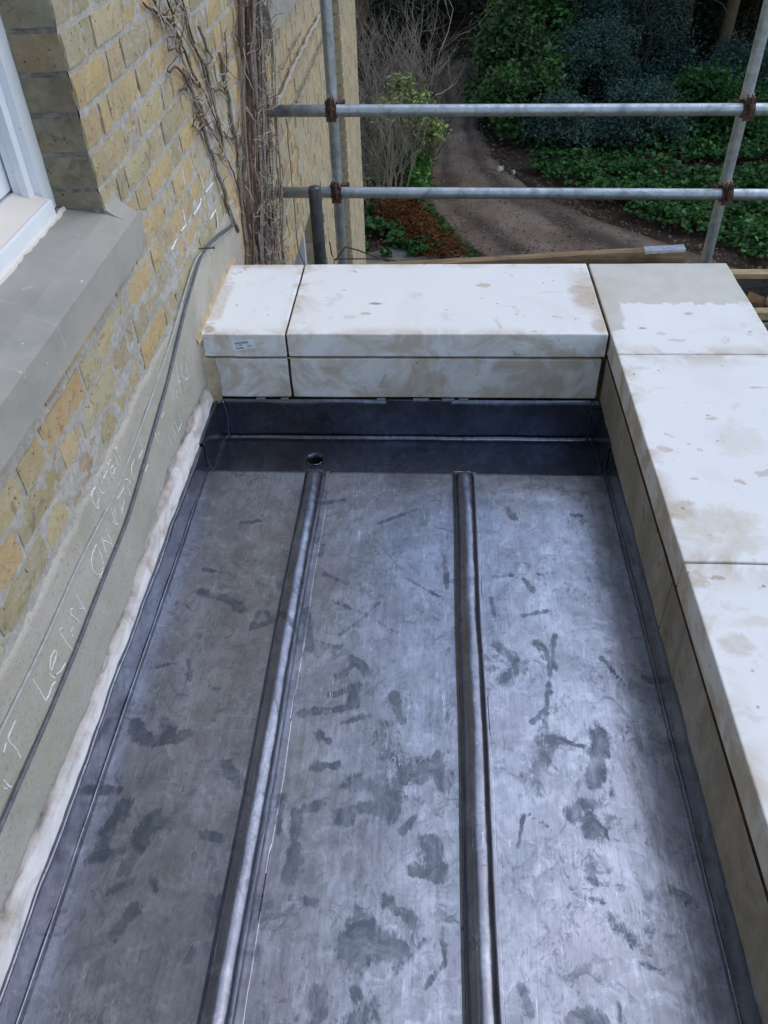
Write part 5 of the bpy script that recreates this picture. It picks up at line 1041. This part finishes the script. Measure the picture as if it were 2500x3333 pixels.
def branchy(mb, p, d, L, r, depth, rr, spread=.55, up=.15, n=4):
    P = [p]; q = p.copy(); dd = d.copy()
    for i in range(n):
        dd = (dd + Vector((rr.uniform(-1, 1), rr.uniform(-1, 1), rr.uniform(-.6, 1))) * .16 + Vector((0, 0, up * .3))).normalized(); q = q + dd * L / n; P.append(q.copy())
    mb.tube(P, [r * (1 - .5 * i / n) for i in range(n + 1)], 4 if depth < 2 else 3, cap=False)
    if depth > 0:
        for k in range(rr.choice([2, 3, 3, 4])):
            i = rr.randrange(1, n + 1); nd = (dd + Vector((rr.gauss(0, 1), rr.gauss(0, 1), rr.gauss(.2, .7))) * spread).normalized(); branchy(mb, P[i], nd, L * rr.uniform(.5, .8), r * .55, depth - 1, rr, spread, up, n)
def shrub(name, x, y, rx, ry, h, nc, nl, cs, size, mat, label, cat='shrub', group=None, stems=6, long=2.2, flat=.7, z0=GZ, shell=.55, extra=None):
    s = empty(name, (x, y, z0), label=label, cat=cat, group=group)
    C = clumps(x, y, z0 + .1, rx, ry, h, nc, nl, cs, shell, flat); leafmesh('foliage', C, size, mat, parent=s, long=long)
    if extra: leafmesh('foliage', clumps(x, y, z0 + .1, rx * 1.02, ry * 1.02, h * 1.02, extra[1], extra[2], cs * .7, .85, flat), size, extra[0], parent=s, long=long)
    mb = MB(); rr = random.Random(int(x * 100 + y * 10))
    for i in range(stems):
        a = rr.uniform(0, 6.28); branchy(mb, Vector((x + math.cos(a) * rx * .2, y + math.sin(a) * ry * .2, z0 - .05)), Vector((math.cos(a) * .5, math.sin(a) * .5, 1)).normalized(), h * .55, .03, 2, rr)
    mb.build('branches', M_TRUNK, parent=s); return s
# right of the track: dark laurels and blue-green yews
shrub('laurel_shrub', 1.85, 17.9, 1.0, 1.2, 2.15, 75, 11000, .19, .13, M_LAUREL, 'glossy green laurel leaning over the bend of the earth track', extra=(M_GREENB, 14, 350))
shrub('laurel_shrub', 1.72, 16.3, .75, .9, 1.15, 45, 7000, .15, .12, M_LAUREL, 'low dark laurel at the right edge of the track below the tall one', extra=(M_GREENB, 10, 160))
shrub('laurel_shrub', 2.55, 19.9, 1.3, 1.2, 3.2, 70, 9500, .22, .14, M_LAUREL, 'tall dark laurel behind the one leaning over the track', extra=(M_VARI, 4, 60))
shrub('yew_shrub', 2.9, 17.2, 1.0, 1.0, 1.5, 70, 15000, .14, .075, M_YEW, 'blue green yew just right of the leaning laurel', long=2.6)
shrub('yew_shrub', 3.9, 18.4, 1.2, 1.0, 2.3, 80, 17000, .16, .08, M_YEW, 'large feathery blue green yew in the middle of the wood edge', long=2.6)
shrub('yew_shrub', 3.3, 21.0, 1.8, 1.2, 3.4, 85, 14000, .22, .10, M_YEW, 'tall blue green conifer behind the middle yew', long=2.6)
shrub('yew_shrub', 5.9, 17.7, 1.1, .8, 1.0, 60, 13000, .13, .075, M_YEW, 'low blue green conifer left of the right upright at the trunk foot', long=2.6)
shrub('yew_shrub', 2.25, 15.3, .55, .5, .75, 30, 4500, .12, .075, M_YEW, 'small teal conifer by the dark gap above the lower rail', long=2.6)
shrub('yew_shrub', 3.6, 15.3, .8, .6, .95, 45, 8500, .13, .075, M_YEW, 'dark teal conifer right of the dark gap above the lower rail', long=2.6)
shrub('laurel_shrub', 4.9, 16.0, 1.1, .8, .8, 45, 6500, .16, .10, M_IVY, 'ivy covered low bush behind the ground cover', long=1.4)
shrub('laurel_shrub', 6.6, 20.3, 1.7, 1.3, 2.3, 60, 8000, .25, .13, M_DARKLEAF, 'shadowy bush behind the right upright')
shrub('laurel_shrub', 5.0, 21.5, 1.6, 1.2, 1.5, 50, 7000, .25, .13, M_DARKLEAF, 'shadowy bush between the mossy trunks')
# left of the track: variegated shrub with a bare twiggy one in front
vs_ = shrub('spotted_laurel', -.42, 13.2, .46, .4, 1.62, 26, 900, .10, .10, M_VARI, 'yellow green variegated shrub beside the house corner', extra=(M_GREENB, 12, 300), shell=.8)
C = clumps(-.42, 13.1, GZ + 1.12, .44, .35, .5, 26, 2600, .09, .3, .7); leafmesh('foliage', C, .085, M_VARI, parent=vs_)
C = clumps(-.27, 12.95, GZ + .05, .19, .3, .75, 20, 1300, .08, .3, .8); leafmesh('foliage', C, .095, M_GREENB, parent=vs_)
C = clumps(.0, 13.1, GZ + .82, .13, .2, .42, 9, 420, .07, .3, .8); leafmesh('foliage', C, .09, M_VARI, parent=vs_)
def bare(name, x, y, n, L, label, seed, rmain=.018, spread=.5, dx=0.0):
    s = empty(name, (x, y, GZ), label=label, cat='shrub'); rr = random.Random(seed); mb = MB()
    for i in range(n):
        a = rr.uniform(0, 6.28); q = rr.random() ** .5
        branchy(mb, Vector((x + math.cos(a) * .35 * q, y + math.sin(a) * .3 * q, GZ - .05)), Vector((math.cos(a) * .28 + dx, math.sin(a) * .2, 1)).normalized(), L * rr.uniform(.7, 1.1), rmain * rr.uniform(.5, 1.1), 4, rr, spread, .28)
    mb.build('branches', M_TWIG, parent=s)
bare('bare_shrub', -.80, 12.45, 15, 1.0, 'leafless brown twiggy shrub between the house and the track', 4, .016, .55)
bare('bare_shrub', -.95, 13.9, 15, 1.5, 'taller bare bush rising behind the variegated shrub', 9, .028, .7, .25)
M_GRIT = leaf_mat('track_grit', [(.10, .075, .06), (.20, .16, .13), (.30, .26, .22), (.07, .05, .04)], .95, .1)
# low ground cover and litter
def scatter(n, fn): 
    out = []
    while len(out) < n:
        p = fn(); 
        if p is not None: out.append(p)
    return np.array(out)
def on_track(x, y, m=0.0): return y < 21.6 and np.interp(y, [a for a, _ in TL], [b for _, b in TL]) - m < x < np.interp(y, [a for a, _ in TR], [b for _, b in TR]) + m
def ivyp():
    y = random.uniform(9.6, 18.0); x = random.uniform(1.2, 9.5); e = np.interp(y, [a for a, _ in TR], [b for _, b in TR])
    d = x - e - .25 - .35 * (mnoise.noise(Vector((x * .9, y * .9, 0))) + .4)
    if d < 0 or (d < .5 and random.random() > d * 2): return None
    if mnoise.noise(Vector((x * 1.1, y * 1.1, 5))) < -.33: return None
    if y > 14.2 and x < 4.2 and random.random() < .7: return None
    return (x, y, GZ + .04 + abs(mnoise.noise(Vector((x * 2.2, y * 2.2, 2)))) * .28 + random.uniform(0, .06))
leafmesh('ivy_ground_cover', scatter(44000, ivyp), .085, M_IVY, long=1.25, up=1.2, kind='stuff', label='carpet of green ivy on the bank right of the track', cat='ground cover')
leafmesh('ivy_ground_cover', scatter(1800, ivyp) + np.array([0, 0, .03]), .09, M_GREENB, long=1.3, up=1.2, kind='stuff', label='brighter young leaves scattered over the ivy carpet', cat='ground cover')
def litp():
    y = random.uniform(9.4, 24); x = random.uniform(-2.5, 8)
    if on_track(x, y, -.12) and random.random() < .975: return None
    return (x, y, GZ + .015 + random.uniform(0, .02))
leafmesh('leaf_litter', scatter(15000, litp), .06, M_LITTER, long=1.5, up=2, kind='stuff', label='brown fallen leaves over the woodland soil', cat='leaf litter')
def grav():
    y = random.uniform(9.4, 21); x = random.uniform(-.4, 4.4)
    if not on_track(x, y, .1) or mnoise.noise(Vector((x * 2.5, y * 1.2, 4))) < -.1 - random.random() * .2: return None
    return (x, y, GZ + .03 + vn1(x, y))
vn1 = lambda x, y: random.uniform(-.005, .018)
leafmesh('gravel', scatter(5200, grav), .030, M_GRIT, long=1.2, up=2, kind='stuff', label='loose grit and small stones on the earth track', cat='gravel')
def brak():
    t = random.random(); x = -.62 + t * .80 + random.gauss(0, .14); y = 12.15 - t * 1.45 + random.gauss(0, .16)
    if on_track(x, y, -.02): return None
    return (x, y, GZ + .02 + abs(random.gauss(0, .13)) * (1 - .4 * t))
leafmesh('bracken_heap', scatter(9000, brak), .10, M_FERN, long=6, up=.6, kind='stuff', label='heap of dead rust brown bracken left of the track', cat='bracken')
def lowl():
    t = random.random(); x = random.uniform(-1.1, .1) + .1; y = random.uniform(10.6, 12.3)
    if on_track(x, y, 0.05) or (mnoise.noise(Vector((x * 3, y * 3, 8))) < .05): return None
    return (x, y, GZ + .05 + random.uniform(0, .12))
leafmesh('ivy_ground_cover', scatter(1500, lowl), .09, M_IVY, long=1.3, up=1, kind='stuff', label='sparse ivy under the bracken by the house corner', cat='ground cover')
def edgeg():
    y = random.uniform(10.2, 12.2); x = np.interp(y, [a for a, _ in TL], [b for _, b in TL]) - abs(random.gauss(0, .08)) + .02; return (x, y, GZ + random.uniform(.02, .12))
leafmesh('grass_tuft', scatter(700, edgeg), .11, M_IVY, long=7, up=.1, kind='stuff', label='thin grass along the left edge of the track', cat='grass')
# woodland trees: trunks start in view, crowns shade the ground
TREES = [(5.80, 18.9, .14, 1, 'slim mossy trunk nearest the right upright'), (5.30, 19.7, .10, 1, 'thinner trunk just left of the slim mossy one'), (7.6, 20.2, .16, 1, 'dark trunk at the right edge of the picture'), (6.9, 23.5, .2, 0, 'tree far back behind the right upright'), (9.6, 22.5, .2, 0, 'tree beyond the right edge trunk'),
         (-1.8, 22.5, .2, 0, 'tree at the back left beside the house corner'), (.1, 27.5, .25, 0, 'tree in the dark left of where the track ends'), (2.9, 27.8, .22, 0, 'tree right of where the track disappears'), (6.0, 28.0, .25, 0, 'tree in the deep shade of the far right'), (-5.0, 25.0, .25, 0, 'tree far left hidden behind the house'), (11.5, 17.5, .2, 0, 'tree outside the right side of the picture'), (-3.5, 19.0, .2, 0, 'tree close behind the house corner')]
s0 = np.array([0., 0., 0.]); C0 = clumps(0, 0, 0, 2.9, 2.9, 8.5, 120, 7500, .55, .35, .6, dome=False); proto = None
for i, (x, y, r, near_, lb) in enumerate(TREES):
    t = empty('evergreen_tree', (x, y, GZ), label=('dark evergreen, ' + lb), cat='tree', group='woodland trees behind the shrubs')
    mb = MB(); rr = random.Random(i); lean = rr.uniform(-.05, .05)
    P = [Vector((x + lean * k + rr.uniform(-.03, .03), y + rr.uniform(-.03, .03), GZ - .1 + k * .9)) for k in range(12)]
    mb.tube(P, [r * (1.25 if k == 0 else 1) * (1 - k * .06) for k in range(12)], 9, cap=False)
    for k in range(9):
        a = rr.uniform(0, 6.28); b = P[rr.randrange(1, 5)]; d = Vector((math.cos(a), math.sin(a), rr.uniform(-.15, .3))); Q = [b + d * (q * .45) + Vector((0, 0, -.03 * q * q + .05 * rr.uniform(-1, 1))) for q in range(6)]; mb.tube(Q, [.03, .025, .02, .015, .01, .006], 4, cap=False)
    mb.build('trunk', M_TRUNK, smooth=True, parent=t, rel=(x, y, GZ))
    if proto is None: proto = leafmesh('crown', C0, .30, M_DARKLEAF, parent=t, long=1.8); proto.location = (0, 0, 2.4); 
    else: o = proto.copy(); COL.objects.link(o); o.parent = t; o.location = (0, 0, 2.2 + rr.uniform(0, .6)); o.rotation_euler = (0, 0, rr.uniform(0, 6.28)); o.scale = (1, 1, rr.uniform(.85, 1.1))
    proto.scale = (1, 1, 1)
# the undergrowth that closes the view
def back():
    y = random.uniform(22, 34); x = random.uniform(-6, 14)
    if abs(x - .9) < .9 and y < 25: return None
    top = .5 + abs(mnoise.noise(Vector((x * .5, y * .5, 3)))) * 2.2 + (y - 22) * .05
    return (x, y, GZ + random.random() ** .8 * top)
leafmesh('undergrowth', scatter(42000, back), .17, M_DARKLEAF, long=1.8, up=.5, kind='stuff', label='dark tangled undergrowth deep in the wood', cat='undergrowth')
mb = MB(); rr = random.Random(31)
for i in range(110):
    y = rr.uniform(19.5, 26); x = rr.uniform(2.5, 10)
    branchy(mb, Vector((x, y, GZ)), Vector((rr.uniform(-.6, .6), rr.uniform(-.4, .2), 1)).normalized(), rr.uniform(.7, 1.6), .014, 2, rr, .7, .1)
mb.build('dead_twigs', M_TRUNK, kind='stuff', label='dead brown twigs standing among the shadowy bushes', cat='twigs')
